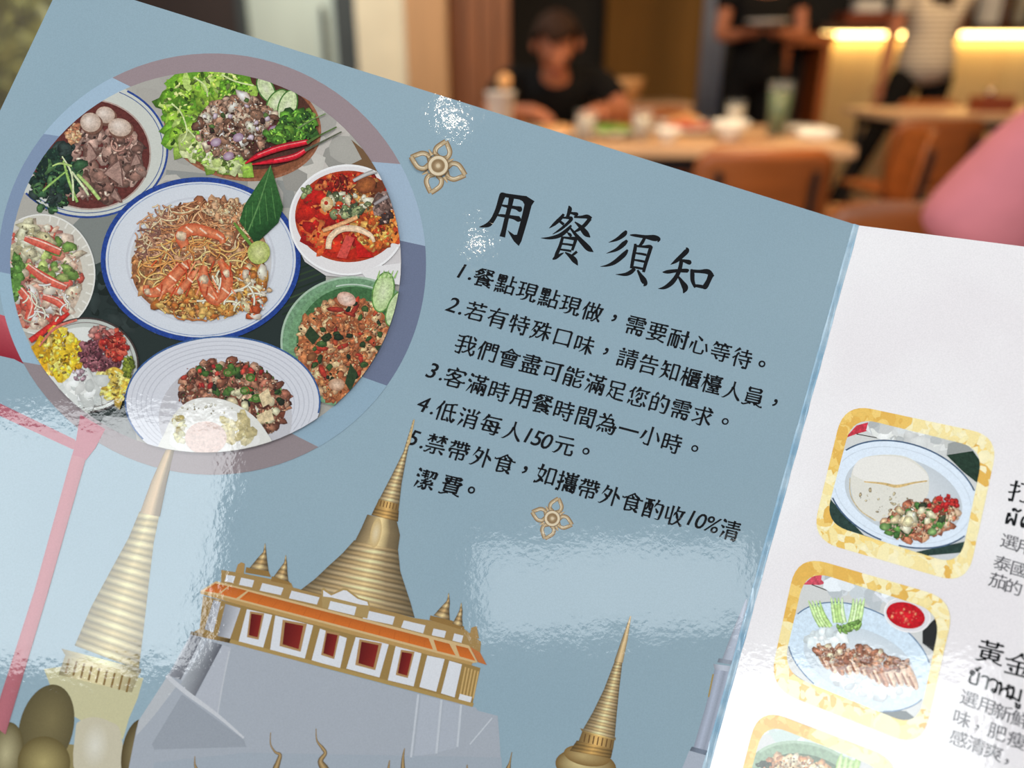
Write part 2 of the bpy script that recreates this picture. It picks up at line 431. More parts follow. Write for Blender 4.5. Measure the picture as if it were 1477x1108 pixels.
w.poly([(60, 660), (400, 622), (1380, 640), (1432, 1500), (-160, 1500)], (166, 175, 186))
for q, ww in (([(1064, 400), (1036, 640)], 8), ([(1152, 420), (1132, 625)], 9), ([(1226, 440), (1212, 600)], 9), ([(1345, 490), (1260, 590)], 5)):
    w.stroke(q, (200, 205, 213), ww, 0)
w.poly([(1074, 402), (1148, 420), (1128, 625), (1048, 635)], (180, 186, 197)); w.poly([(1160, 424), (1222, 440), (1208, 605), (1140, 620)], (178, 184, 195))
white_hill = w
w = sub(LEFT, 2.6375, 200, 850)
# terrace wall with gold beams
w.poly([(245, 25), (430, 70), (800, 160), (1110, 240), (1300, 300), (1268, 446), (1215, 432), (700, 292), (400, 212), (200, 168), (232, 150)], (158, 128, 74))
for q in ([(285, 40), (312, 50), (284, 165), (250, 152)], [(330, 56), (388, 72), (348, 188), (300, 178)]): w.poly(q, (178, 180, 190), [(150, 152, 160), (196, 198, 206), (200, 202, 210), (140, 142, 150)])
PAN = (224, 226, 232)
for q in ([(412, 76), (508, 98), (474, 222), (380, 200)], [(520, 100), (664, 138), (632, 264), (500, 230)], [(690, 150), (792, 186), (766, 302), (658, 270)],
          [(826, 182), (952, 208), (916, 336), (790, 302)], [(978, 216), (1076, 244), (1046, 370), (948, 346)], [(1098, 252), (1164, 266), (1132, 390), (1068, 372)],
          [(1182, 272), (1230, 286), (1202, 412), (1150, 396)]): w.poly(q, PAN)
for i in range(5):
    x = 1244 + i * 12; w.stroke([(x, 296 + i * 4), (x - 20, 400 + i * 4)], (206, 170, 110), 6, 0)
w.poly([(1222, 398), (1268, 410), (1262, 432), (1216, 420)], (226, 226, 230))
w.band([(200, 160), (195, 172)], [(352, 190), (350, 206)], 1, [(136, 108, 60)])
w.band([(350, 190), (345, 204)], [(1275, 434), (1270, 448)], 1, [(176, 146, 88)], (1, 1, 1, 1, 1))
for q in ([(424, 84), (478, 92), (456, 192), (412, 182)], [(548, 116), (640, 132), (616, 238), (536, 216)], [(712, 158), (766, 168), (744, 266), (694, 250)],
          [(840, 190), (926, 206), (900, 308), (824, 288)], [(998, 230), (1050, 238), (1024, 338), (978, 326)]):
    w.poly(q, (176, 136, 90)); c = (sum(k[0] for k in q) / 4, sum(k[1] for k in q) / 4)
    w.poly([(c[0] + (k[0] - c[0]) * 0.76, c[1] + (k[1] - c[1]) * 0.84) for k in q], (122, 26, 20), [(96, 14, 14), (132, 30, 24), (140, 40, 30), (104, 18, 16)])
terrace = w
t = sub(LEFT, 3.0787, 270, 600)
GR = [(186, 158, 114), (202, 176, 134)]; C5 = (0.6, 1.0, 1.28, 0.86, 0.58)
# upper parapet behind the roof
t.poly([(152, 684), (250, 700), (462, 742), (470, 762), (520, 775), (800, 840), (1010, 898), (1080, 908), (1230, 946), (1305, 1004), (1300, 1060), (1080, 1000), (200, 800), (150, 760)], (168, 136, 84))
for q in ([(176, 706), (214, 712), (204, 742), (166, 734)], [(240, 718), (298, 730), (288, 762), (230, 750)], [(334, 742), (428, 764), (416, 796), (322, 776)], [(464, 776), (588, 806), (576, 838), (452, 810)],
          [(790, 862), (922, 892), (912, 928), (780, 900)], [(962, 908), (1058, 930), (1048, 966), (950, 940)], [(1094, 944), (1150, 956), (1142, 986), (1086, 974)], [(1186, 966), (1226, 976), (1218, 1008), (1178, 998)]):
    t.poly(q, (218, 220, 226))
# stepped rings, bell, colonnade and needle of the tower
t.band([(742, 552), (690, 610), (622, 672), (570, 722), (505, 772)], [(936, 590), (946, 690), (972, 770), (992, 830), (1010, 896)], 13, GR, C5)
t.band([(800, 438), (782, 468), (762, 540), (745, 556)], [(930, 466), (948, 490), (942, 560), (936, 596)], 1, [(190, 164, 120)], (0.55, 0.9, 1.38, 0.72, 0.55))
t.disc(838, 520, 24, 66, (232, 214, 176), (212, 182, 126), 10, 24)
t.band([(838, 398), (818, 440)], [(940, 422), (936, 470)], 3, [(176, 138, 82)], C5)
t.band([(852, 368), (836, 404)], [(942, 388), (938, 424)], 1, [(186, 148, 90)], C5)
for i in range(6): t.stroke([(862 + i * 14, 376 + i * 3), (856 + i * 14, 402 + i * 3)], (112, 78, 40), 4, 0)
t.band([(1003, 18), (960, 160), (905, 270), (853, 370)], [(1009, 20), (976, 170), (952, 300), (942, 392)], 22, GR, C5)
t.poly([(1007, 12), (1010, 22), (990, 120), (972, 150)], (206, 176, 128))
def spirelet(art, tip, bl, br):
    mx = ((bl[0] + br[0]) / 2, (bl[1] + br[1]) / 2)
    art.band([tip, (tip[0] - 7, tip[1] + (bl[1] - tip[1]) * 0.35), (tip[0] + (bl[0] - tip[0]) * 0.5, tip[1] + (bl[1] - tip[1]) * 0.62), bl],
             [(tip[0] + 2, tip[1]), (tip[0] + 7, tip[1] + (br[1] - tip[1]) * 0.35), (tip[0] + (br[0] - tip[0]) * 0.6, tip[1] + (br[1] - tip[1]) * 0.62), br], 5, [(190, 162, 118), (168, 138, 94)], C5)
t.poly([(225, 660), (240, 650), (256, 656), (252, 702), (214, 694)], (176, 140, 86)); t.poly([(262, 672), (362, 690), (372, 716), (258, 696)], (150, 116, 64)); t.poly([(376, 712), (452, 734), (462, 752), (372, 734)], (150, 116, 64))
t.poly([(1080, 886), (1172, 908), (1230, 936), (1228, 952), (1076, 906)], (150, 116, 64)); t.poly([(1262, 940), (1286, 934), (1296, 990), (1252, 984)], (172, 138, 86))
spirelet(t, (345, 566), (278, 674), (362, 690)); spirelet(t, (437, 618), (384, 714), (450, 736))
spirelet(t, (1160, 786), (1094, 886), (1166, 908)); spirelet(t, (1216, 830), (1178, 922), (1224, 938))
tower = t
t = sub(LEFT, 3.0787, 270, 600)
# central gable
t.poly([(596, 770), (606, 762), (640, 790), (692, 764), (712, 768), (762, 806), (806, 820), (812, 846), (800, 900), (600, 850)], (176, 148, 96))
t.poly([(604, 774), (640, 798), (694, 774), (708, 776), (756, 812), (800, 826), (804, 842), (770, 838), (640, 806), (604, 802)], (226, 226, 230))
t.poly([(636, 822), (752, 848), (742, 886), (626, 858)], (222, 224, 230))
# orange roof: framed panels
t.poly([(58, 778), (128, 734), (268, 770), (1082, 978), (1252, 1020), (1290, 1094), (1268, 1098), (1098, 1054), (230, 826)], (214, 182, 132))
for q in ([(272, 780), (1072, 988), (1092, 1038), (232, 814)], [(188, 757), (266, 776), (218, 810), (146, 792)], [(124, 744), (182, 756), (140, 788), (76, 778)],
          [(1094, 994), (1164, 1012), (1192, 1064), (1110, 1044)], [(1192, 1018), (1248, 1032), (1280, 1088), (1210, 1068)]):
    t.poly(q, ORANGE, [mulc(ORANGE, 0.92)] * 2 + [mulc(ORANGE, 1.06)] * 2)
t.poly([(1256, 1026), (1300, 1050), (1330, 1106), (1292, 1094)], (196, 116, 62))
t.poly([(58, 778), (230, 822), (1098, 1050), (1268, 1094), (1262, 1108), (1090, 1066), (226, 838), (60, 790)], (188, 150, 92))
for i in range(26):
    k = i / 25; x0, y0 = 240 + 840 * k, 788 + 222 * k
    if i % 2 == 0: t.stroke([(x0 + 28 * (1 - k) + 6, y0 - 6), (x0 + 6, y0 + 26)], (188, 92, 32), 1.6, 0)
roof = t
# hooked finials at the foot of the hill
h = sub(LEFT, 2.6375, 200, 850)
for pts in ([(502, 545, 3), (502, 590, 5), (520, 620, 9), (538, 630, 14), (530, 660, 20), (520, 700, 28)], [(675, 530, 3), (678, 575, 6), (700, 605, 14), (710, 625, 14), (692, 655, 22), (712, 700, 40)],
            [(1012, 605, 3), (1006, 640, 10), (1006, 700, 20)], [(214, 635, 3), (214, 665, 7), (222, 700, 16)], [(955, 650, 3), (950, 700, 12)], [(1250, 668, 3), (1250, 700, 10)], [(1420, 620, 3), (1412, 660, 8), (1405, 700, 26)]):
    h.stroke(pts + [(pts[-1][0] + 8, 800, pts[-1][2] * 1.6), (pts[-1][0] + 20, 960, pts[-1][2] * 2.6)], (134, 112, 78), None, 5, 0.45)
finials = h
# second gilded spire
g = sub(LEFT, 2.7158, 740, 700); CG = (0.62, 0.9, 1.3, 0.95, 0.6)
g.disc(285, 1100, 120, 66, (226, 206, 150), (120, 92, 48), 8, off=(-25, -10)); g.disc(290, 1060, 92, 40, (196, 170, 116), (134, 104, 58), 10, off=(-15, 0))
g.band([(170, 1120), (100, 1260), (20, 1420), (-20, 1600)], [(404, 1140), (420, 1260), (470, 1420), (500, 1600)], 9, GR, CG); g.band([(250, 1000), (222, 1040)], [(392, 1030), (384, 1070)], 3, [(168, 132, 76)], CG)
g.band([(272, 962), (256, 1004)], [(398, 994), (392, 1034)], 1, [(190, 152, 92)], CG)
for i in range(7): g.stroke([(284 + i * 17, 974 + i * 4), (278 + i * 17, 1006 + i * 4)], (110, 80, 44), 5, 0)
g.band([(262, 952), (270, 964)], [(402, 988), (402, 1000)], 1, [(206, 172, 110)], CG)
g.band([(398, 690), (356, 800), (312, 890), (272, 960)], [(428, 696), (416, 800), (406, 900), (398, 994)], 24, GR, CG)
g.band([(458, 512), (420, 620), (396, 690)], [(463, 514), (450, 600), (430, 696)], 1, [(196, 170, 128)], (0.6, 0.9, 1.25, 1.1, 0.8))
gilded_spire_r = g
# pale tower beside the fold
k = sub(LEFT, 2.7158, 740, 700); CT = (0.82, 1.02, 1.06, 0.95, 0.88)
k.band([(912, 446), (880, 520), (818, 684)], [(918, 448), (915, 540), (884, 690)], 1, [(182, 190, 206)], CT)
k.band([(806, 678), (800, 694)], [(888, 692), (884, 708)], 1, [(150, 158, 172)], CT); k.band([(784, 700), (790, 724)], [(878, 712), (872, 734)], 1, [(190, 196, 210)], CT)
k.band([(790, 722), (746, 900), (706, 1030)], [(870, 734), (826, 900), (788, 1050)], 1, [(176, 184, 202)], (0.86, 1.06, 0.9, 1.08, 0.9))
k.stroke([(784, 740), (766, 830)], (176, 150, 90), 6, 0)
k.band([(700, 1024), (692, 1040)], [(792, 1048), (784, 1066)], 1, [(120, 130, 146)], CT); k.poly([(690, 1040), (784, 1066), (640, 1600), (480, 1560)], (180, 188, 202))
pale_tower = k

# ------------------------------------------------------------------ left page: round picture of seven dishes
PH = ell(297, 378.5, 281.5, 274.5, 0, 96)
rc = Art(LEFT)
OC = (306, 381); ORX, ORY = 308.5, 304
def oang(x, y): return math.degrees(math.atan2((y - OC[1]) / ORY, (x - OC[0]) / ORX))
def iang(x, y): return math.degrees(math.atan2((y - 378.5) / 274.5, (x - 297) / 281.5))
segs = [((162, 112), (192, 130), (579, 236), (541, 229), (158, 140, 144)), ((579, 236), (541, 229), (613, 355), (580, 346), (166, 186, 206)),
        ((613, 355), (580, 346), (556, 555), (523, 545), (112, 121, 147)), ((556, 555), (523, 545), (457, 641), (420, 627), (150, 176, 194)),
        ((457, 641), (420, 627), (23, 527), (58, 530), (150, 137, 140)), ((23, 527), (58, 530), (-2, 392), (17, 396), (158, 186, 204)),
        ((-2, 392), (17, 396), (59, 190), (88, 197), (132, 150, 178)), ((59, 190), (88, 197), (162, 112), (192, 130), (166, 190, 210))]
for o0, i0, o1, i1, col in segs:
    A0, A1, B0, B1 = oang(*o0), oang(*o1), iang(*i0), iang(*i1)
    while A1 < A0: A1 += 360
    while B1 < B0: B1 += 360
    while B0 - A0 > 180: B0 -= 360; B1 -= 360
    while A0 - B0 > 180: B0 += 360; B1 += 360
    n = 24
    O = ell(OC[0], OC[1], ORX, ORY, 0, n, A0, A1); I = ell(297, 378.5, 280, 273, 0, n, B0, B1)
    rc._add(O + I, [col] * (2 * n + 2), [[i, i + 1, n + 2 + i, n + 1 + i] for i in range(n)])
colour_ring = rc
red_post(a); red_frame = a
# spire tip laid over the ring
sp = sub(LEFT, 2.3676, 0, 640)
sp.band([(566, 20), (520, 120), (478, 236)], [(596, 22), (574, 110), (546, 250)], 1, [(176, 152, 120)], (0.8, 1.15, 1.25, 0.8, 0.65))

rng = random.Random(11)
tb = Art(LEFT, PH)
tb.poly(PH, (176, 172, 164))
tb.poly([(110, 330), (470, 372), (470, 470), (440, 520), (200, 600), (182, 650), (90, 560), (100, 430)], (40, 50, 48))
tb.poly([(500, 196), (548, 236), (560, 252), (505, 244), (498, 215)], (120, 90, 62)); tb.poly([(440, 140), (505, 190), (500, 245), (440, 262)], (198, 190, 182))
tb.poly([(240, 245), (420, 262), (430, 300), (232, 300)], (150, 150, 146)); tb.poly([(150, 600), (192, 604), (200, 650), (130, 640)], (138, 140, 140))
tb.poly([(130, 300), (190, 300), (170, 340), (150, 400), (120, 360), (100, 330)], (128, 132, 128))
tb.scatter(300, 200, 200, 90, 60, [(184, 179, 171), (178, 173, 165), (171, 167, 159)], 10, 24, rng, shade=0.01); tb.scatter(160, 440, 40, 60, 40, [(36, 46, 44), (52, 62, 60), (28, 38, 34)], 6, 14, rng, shade=0.1)
for i in range(16):
    y = 400 + i * 9; tb.stroke([(395 + i * 2, y), (470, y - 26)], rng.choice([(48, 66, 44), (30, 46, 32), (58, 76, 52)]), 2.4, 0)
table_print = tb

# beef noodle bowl, top left
d = Art(LEFT, PH)
d.disc(126, 216, 117, 99, (212, 212, 202), (196, 200, 194)); d.ring(126, 216, 117, 99, 3, (48, 74, 146)); d.ring(126, 216, 110, 92, 1.4, (96, 112, 152))
d.ellipse(130, 223, 88, 80, (182, 160, 150)); d.disc(130, 223, 86, 78, (104, 52, 48), (92, 40, 34))
MEAT = [(160, 126, 114), (136, 102, 90), (190, 156, 142), (118, 86, 76), (172, 138, 124), (94, 66, 58)]
d.scatter(145, 238, 60, 52, 75, MEAT, 5, 11, rng, el=(1, 2)); d.scatter(185, 230, 22, 40, 20, MEAT, 4, 9, rng)
for q in ([(150, 250), (172, 232), (178, 270)], [(128, 206), (140, 226), (124, 238)], [(188, 240), (196, 222), (204, 236)], [(166, 272), (176, 292), (160, 284)]):
    d.poly(q, (168, 134, 122)); d.stroke(q, (116, 84, 76), 2)
d.arcs(175, 205, 22, 18, 10, [(140, 100, 90), (170, 130, 116)], 3, rng, (8, 16))
d.scatter(82, 258, 34, 50, 80, [(40, 66, 50), (58, 92, 60), (30, 50, 42), (82, 118, 72), (48, 60, 56)], 4, 9, rng, rot=25)
for q in ([(92, 232, 3), (100, 262, 4), (112, 292, 4)], [(104, 248, 3), (122, 272, 4), (128, 282, 3)], [(112, 252, 4), (128, 268, 5), (144, 288, 5)], [(98, 246, 2), (78, 262, 3), (62, 276, 3)], [(90, 226, 2), (104, 252, 3), (106, 290, 3)], [(76, 240, 2), (88, 236, 3), (104, 240, 3)]):
    d.stroke(q, rng.choice([(176, 200, 120), (150, 186, 98), (206, 214, 170)]), None, 4, 0.12)
d.scatter(108, 193, 11, 12, 16, [(222, 150, 108), (200, 130, 96), (236, 178, 140)], 3, 6, rng)
for x, y, rx, ry in ((152, 166, 14, 12), (131, 177, 15, 14), (173, 184, 17, 13)):
    d.ellipse(x + 2, y + 3, rx + 1, ry + 1, (120, 84, 70), 0, 24); d.disc(x, y, rx, ry, (236, 220, 208), (190, 164, 146), 12, 24, (-4, -4))
beef_bowl = d

# minced meat salad in a wooden bowl
d = Art(LEFT, PH)
d.disc(350, 181, 114, 80, (150, 92, 62), (122, 70, 46), 8); d.ring(350, 181, 114, 80, 4, (160, 104, 76), 8); d.ellipse(352, 175, 105, 69, (84, 48, 38), 8)
LET = [(136, 178, 54), (108, 160, 44), (168, 204, 84), (188, 214, 116), (92, 140, 40), (152, 190, 66)]
d.scatter(272, 155, 34, 42, 90, LET, 6, 14, rng, rot=-20, shade=0.2); d.scatter(318, 122, 46, 18, 60, LET, 6, 13, rng, rot=8, shade=0.2)
d.scatter(268, 200, 26, 18, 36, LET, 6, 12, rng, rot=30, shade=0.2); d.scatter(310, 226, 52, 14, 50, [(196, 212, 130), (210, 220, 160), (160, 190, 90), (140, 178, 66)], 6, 12, rng, rot=24, shade=0.16)
for q in ([(248, 150), (262, 164), (270, 190), (262, 206)], [(280, 112), (296, 124), (300, 140)], [(320, 108), (340, 118), (366, 124)], [(270, 186), (300, 214), (350, 240)]): d.stroke(q, (214, 226, 160), 2.2, 4)
for x, y, rx, ry, ro in ((384, 129, 21, 12, 62), (400, 147, 21, 13, -52), (415, 154, 25, 14, -72)):
    d.ellipse(x, y, rx, ry, (74, 118, 52), ro, 28); d.disc(x, y, rx - 2, ry - 2, (218, 224, 186), (184, 206, 142), ro, 28)
    d.disc(x, y, rx * 0.55, ry * 0.5, (226, 228, 198), (200, 214, 164), ro, 20)
d.scatter(342, 184, 58, 44, 190, [(182, 146, 124), (202, 170, 148), (140, 104, 84), (218, 194, 174), (160, 122, 100), (112, 78, 62)], 3.5, 8, rng, rot=-8, shade=0.35)
d.scatter(345, 190, 58, 46, 22, [(108, 46, 62), (70, 88, 46), (196, 176, 186), (60, 40, 36), (84, 110, 56)], 2.5, 5, rng)
for x, y in ((344, 199), (312, 206), (396, 188), (330, 226)): d.disc(x, y, 8, 6, (204, 186, 200), (150, 116, 140), -20, 18)
d.scatter(430, 182, 24, 22, 60, [(98, 152, 52), (70, 120, 44), (130, 176, 70), (54, 92, 40)], 4, 9, rng); d.scatter(402, 196, 16, 10, 18, [(120, 168, 60), (84, 132, 50)], 4, 8, rng)
for q, w_ in (([(354, 237, 2), (372, 226, 8), (404, 214, 10), (442, 206, 8), (444, 205, 4)], 0), ([(364, 238, 2), (396, 233, 8), (424, 227, 9), (440, 218, 7), (441, 216, 4)], 0)):
    d.stroke(q, (188, 24, 42), None, 5, 0.3); d.stroke([(k[0], k[1] - 1.5, 1.4) for k in q[1:4]], (236, 130, 130), None, 4)
d.stroke([(443, 207, 5), (462, 196, 2.4), (486, 184, 1.8)], (84, 110, 54), None, 4); d.stroke([(440, 218, 5), (456, 210, 3), (493, 191, 1.8)], (92, 96, 76), None, 4); d.stroke([(430, 186, 3), (450, 174, 2), (470, 165, 1.4)], (120, 146, 90), None, 4)
salad_bowl = d

# fried noodles with prawns, in the middle
d = Art(LEFT, PH)
d.disc(290, 375, 144, 119, (226, 228, 234), (212, 216, 224)); d.ring(290, 375, 144, 119, 7, (38, 68, 146)); d.ring(290, 375, 134, 110, 1.2, (150, 164, 196))
d.ring(290, 376, 108, 92, 3, (204, 206, 214)); d.ellipse(290, 378, 102, 86, (206, 204, 204))
NOO = [(206, 156, 116), (176, 118, 78), (222, 180, 142), (150, 98, 66), (194, 140, 96), (164, 108, 74), (128, 80, 56)]
d.ellipse(286, 384, 96, 74, (150, 96, 62), -8, 40); d.ellipse(296, 350, 76, 58, (166, 108, 74), 10, 36)
d.scatter(286, 384, 96, 74, 170, [(168, 110, 68), (190, 128, 80), (140, 84, 52), (204, 150, 100)], 4, 9, rng); d.scatter(300, 335, 78, 46, 110, [(190, 134, 96), (160, 100, 68), (206, 154, 116)], 4, 9, rng)
d.arcs(240, 350, 46, 54, 130, [(196, 150, 116), (150, 104, 84), (214, 176, 142), (120, 82, 72), (176, 128, 98)], 2.2, rng, (8, 30)); d.arcs(300, 330, 66, 40, 130, NOO, 2.4, rng, (10, 40), (40, 140))
d.arcs(290, 400, 90, 62, 130, [(200, 140, 80), (216, 160, 96), (170, 104, 56), (226, 178, 120)], 2.6, rng, (8, 30))
d.scatter(332, 306, 34, 16, 70, [(216, 164, 122), (190, 130, 92), (230, 184, 144)], 2.5, 5, rng); d.scatter(362, 420, 28, 36, 60, [(214, 150, 76), (226, 190, 150), (190, 116, 56), (236, 214, 190), (200, 90, 50)], 3, 8, rng)
d.scatter(285, 440, 60, 20, 50, [(206, 140, 70), (180, 104, 48), (222, 168, 96)], 3, 7, rng)
d.arcs(330, 420, 50, 30, 14, [(232, 206, 180), (222, 196, 168)], 3.2, rng, (14, 36), (50, 110))
for body in ([(268, 356, 14), (262, 342, 18), (274, 332, 18), (294, 334, 16), (318, 342, 12), (322, 352, 8)], [(212, 412, 8), (214, 422, 12), (232, 420, 16), (250, 402, 18), (268, 384, 12), (276, 376, 6)],
             [(296, 384, 8), (294, 404, 18), (306, 428, 20), (318, 436, 12)], [(318, 376, 8), (328, 396, 16), (326, 420, 16), (314, 436, 10)], [(244, 418, 8), (260, 420, 12), (274, 404, 10), (282, 392, 6)]):
    d.stroke(body, (226, 138, 96), None, 5, 0.0, (196, 84, 48))
    for i, q in enumerate(body[1:-1]): d.stroke([(q[0] - 5, q[1] - 4), (q[0] + 5, q[1] + 4)], (244, 206, 178), 2.4, 0)
    d.blob(body[1][0], body[1][1], body[1][2] * 0.42, (240, 190, 160), rng)
for _ in range(26):
    x, y = rng.uniform(225, 340), rng.uniform(375, 420); d.stroke([(x, y), (x + rng.uniform(-14, 14), y + rng.uniform(8, 22))], rng.choice([(214, 92, 48), (236, 150, 110), (190, 70, 40)]), 2.2, 0)
for q in ([(391, 239), (409, 300), (402, 322), (369, 353), (346, 320), (353, 297)],): d.poly(q, (40, 84, 40), [(60, 108, 54), (44, 90, 42), (36, 78, 38), (26, 62, 30), (48, 96, 46), (34, 74, 36)])
for i in range(5): d.stroke([(356 + i * 9, 300 - i * 9 + i * 2), (354 + i * 11, 332 - i * 4)], (78, 126, 66), 1.2, 0)
d.stroke([(391, 240, 1), (376, 290, 2), (358, 336, 2)], (96, 140, 80), None, 4); d.stroke([(338, 322, 3), (352, 340, 5), (364, 356, 4)], (110, 150, 60), None, 4)
d.disc(374, 365, 16, 17, (212, 212, 150), (172, 184, 96), 20, 26)
noodle_plate = d

# sour prawn soup in a white bowl, right
d = Art(LEFT, PH)
d.poly([(424, 345), (440, 378), (470, 398), (520, 402), (580, 396), (590, 330)], (214, 208, 208)); d.disc(502, 318, 85, 80, (236, 232, 232), (222, 216, 216)); d.ring(502, 318, 85, 80, 3, (244, 242, 242))
d.poly([(520, 392), (548, 384), (580, 380), (580, 412), (530, 404)], (232, 228, 228)); d.ellipse(503, 313, 77, 66, (178, 60, 30)); d.disc(503, 313, 74, 63, (200, 44, 22), (178, 30, 20))
RED = [(212, 52, 28), (190, 34, 22), (226, 92, 44), (168, 26, 22), (232, 120, 62)]
d.scatter(480, 320, 46, 46, 60, RED, 5, 12, rng, shade=0.18); d.scatter(505, 268, 46, 16, 60, [(160, 34, 24), (196, 66, 36), (120, 26, 22), (220, 110, 60)], 3, 6, rng)
d.scatter(545, 330, 32, 30, 70, [(222, 128, 54), (206, 96, 40), (236, 160, 84), (190, 70, 34)], 5, 10, rng); d.scatter(530, 280, 20, 22, 24, [(196, 110, 50), (120, 60, 34), (222, 150, 84)], 5, 10, rng)
d.scatter(500, 297, 34, 16, 34, [(222, 196, 150), (120, 130, 90), (84, 90, 62), (232, 214, 180), (200, 80, 50)], 3, 7, rng); d.scatter(508, 306, 18, 8, 16, [(110, 128, 84), (160, 168, 120), (70, 84, 60)], 3, 6, rng)
d.scatter(556, 300, 12, 22, 18, [(70, 50, 48), (110, 84, 76), (160, 130, 120)], 4, 9, rng)
d.stroke([(474, 360, 8), (477, 344, 9), (492, 332, 9), (514, 331, 9), (534, 340, 7), (540, 350, 4)], (232, 202, 170), None, 5, 0.1); d.stroke([(466, 334, 5), (488, 326, 6), (516, 314, 6)], (226, 170, 120), None, 5, 0.12)
d.disc(472, 295, 9, 10, (238, 222, 180), (206, 168, 110), 0, 20); d.ellipse(471, 294, 3, 3, (190, 60, 40), 0, 12); d.disc(528, 268, 15, 12, (190, 110, 56), (120, 62, 36), -20, 22)
d.poly([(486, 372), (500, 340), (512, 344), (500, 374)], (214, 80, 70)); d.poly([(512, 344), (540, 372), (516, 372)], (196, 28, 22))
d.stroke([(510, 262, 5), (530, 252, 6), (552, 246, 8), (566, 250, 9)], (176, 172, 170), None, 5, 0.2); d.stroke([(540, 296, 4), (556, 286, 6), (572, 276, 8)], (150, 140, 140), None, 5, 0.2)
d.scatter(443, 277, 7, 7, 8, [(110, 130, 80), (150, 160, 110)], 2.5, 4.5, rng)
soup_bowl = d

# fried rice on a green plate, lower right
d = Art(LEFT, PH)
d.disc(508, 494, 103, 95, (92, 140, 92), (150, 180, 150)); d.ring(508, 494, 103, 95, 12, (120, 158, 122)); d.ring(508, 494, 103, 95, 3, (172, 194, 172), 0, 72, 120, 300); d.ellipse(510, 496, 82, 82, (66, 108, 66))
d.ring(508, 494, 90, 84, 2, (190, 206, 190), 0, 72, 255, 330)
RICE = [(204, 128, 82), (220, 162, 118), (178, 104, 66), (228, 180, 136), (192, 118, 74), (160, 90, 58)]
d.ellipse(500, 505, 70, 76, (176, 100, 60), 15, 40); d.scatter(500, 506, 72, 76, 420, RICE, 2.6, 6.5, rng, rot=15, shade=0.3)
d.scatter(500, 500, 66, 66, 22, [(178, 62, 42), (190, 84, 54), (160, 52, 40)], 2.5, 5, rng, el=(1.4, 3)); d.scatter(492, 500, 64, 66, 26, [(44, 62, 36), (60, 84, 44), (34, 48, 32)], 3, 6, rng)
d.disc(500, 432, 14, 10, (240, 214, 200), (206, 160, 140), 20, 20); d.disc(486, 555, 12, 9, (226, 196, 170), (186, 140, 110), 0, 18); d.disc(450, 515, 8, 6, (150, 96, 60), (110, 66, 40), -30, 18)
for q in ([(448, 470), (462, 486), (452, 498), (440, 484)], [(506, 524), (516, 540), (506, 566), (498, 552)], [(540, 500), (552, 498), (548, 510)]): d.poly(q, (46, 66, 40))
for x, y, rx, ry, ro in ((553, 422, 30, 16, -78), (572, 446, 28, 14, -68)):
    d.ellipse(x, y, rx, ry, (96, 140, 70), ro, 28); d.disc(x, y, rx - 2, ry - 2, (214, 224, 184), (180, 206, 140), ro, 28)
for i in range(5): d.stroke([(545 + i * 6, 402, 3), (548 + i * 6.5, 391, 1)], (150, 186, 110), None, 0)
rice_plate = d

# prawn salad, left
d = Art(LEFT, PH)
d.disc(60, 396, 78, 87, (206, 198, 184), (214, 212, 202)); d.ring(60, 396, 78, 87, 2, (232, 230, 224)); d.ellipse(54, 400, 66, 76, (202, 180, 160))
for i in range(16):
    an = R(-80 + i * 10); d.stroke([(60 + 68 * math.cos(an), 396 + 76 * math.sin(an)), (60 + 77 * math.cos(an), 396 + 86 * math.sin(an))], (230, 226, 216), 2.4, 0)
d.scatter(54, 400, 62, 74, 190, [(226, 176, 154), (214, 140, 118), (236, 204, 184), (196, 90, 76), (222, 196, 170), (180, 120, 110), (230, 214, 196)], 4, 10, rng, el=(1, 2.4))
d.scatter(78, 376, 40, 30, 20, [(170, 186, 110), (136, 160, 84), (110, 140, 70)], 4, 9, rng); d.scatter(40, 350, 30, 24, 20, [(216, 206, 170), (190, 180, 140)], 4, 9, rng, el=(1.5, 3))
d.scatter(24, 400, 8, 30, 14, [(90, 130, 60), (120, 160, 80)], 4, 8, rng)
for q in ([(36, 344, 8), (60, 352, 13), (88, 364, 10)], [(40, 384, 8), (66, 402, 14), (96, 416, 8)], [(30, 418, 10), (46, 440, 14), (40, 462, 10)], [(62, 428, 8), (84, 436, 12), (98, 450, 8)]):
    d.stroke(q, (222, 112, 92), None, 5, 0.0, (200, 74, 60)); d.stroke([(k[0] + 1, k[1] - 3, 2) for k in q], (244, 200, 184), None, 4)
for q in ([(100, 452, 5), (76, 470, 10), (44, 492, 8)],): d.stroke(q, (196, 50, 44), None, 5, 0.15)
d.arcs(66, 440, 34, 30, 16, [(232, 220, 206), (222, 196, 176)], 2.6, rng, (10, 30), (40, 120))
prawn_plate = d

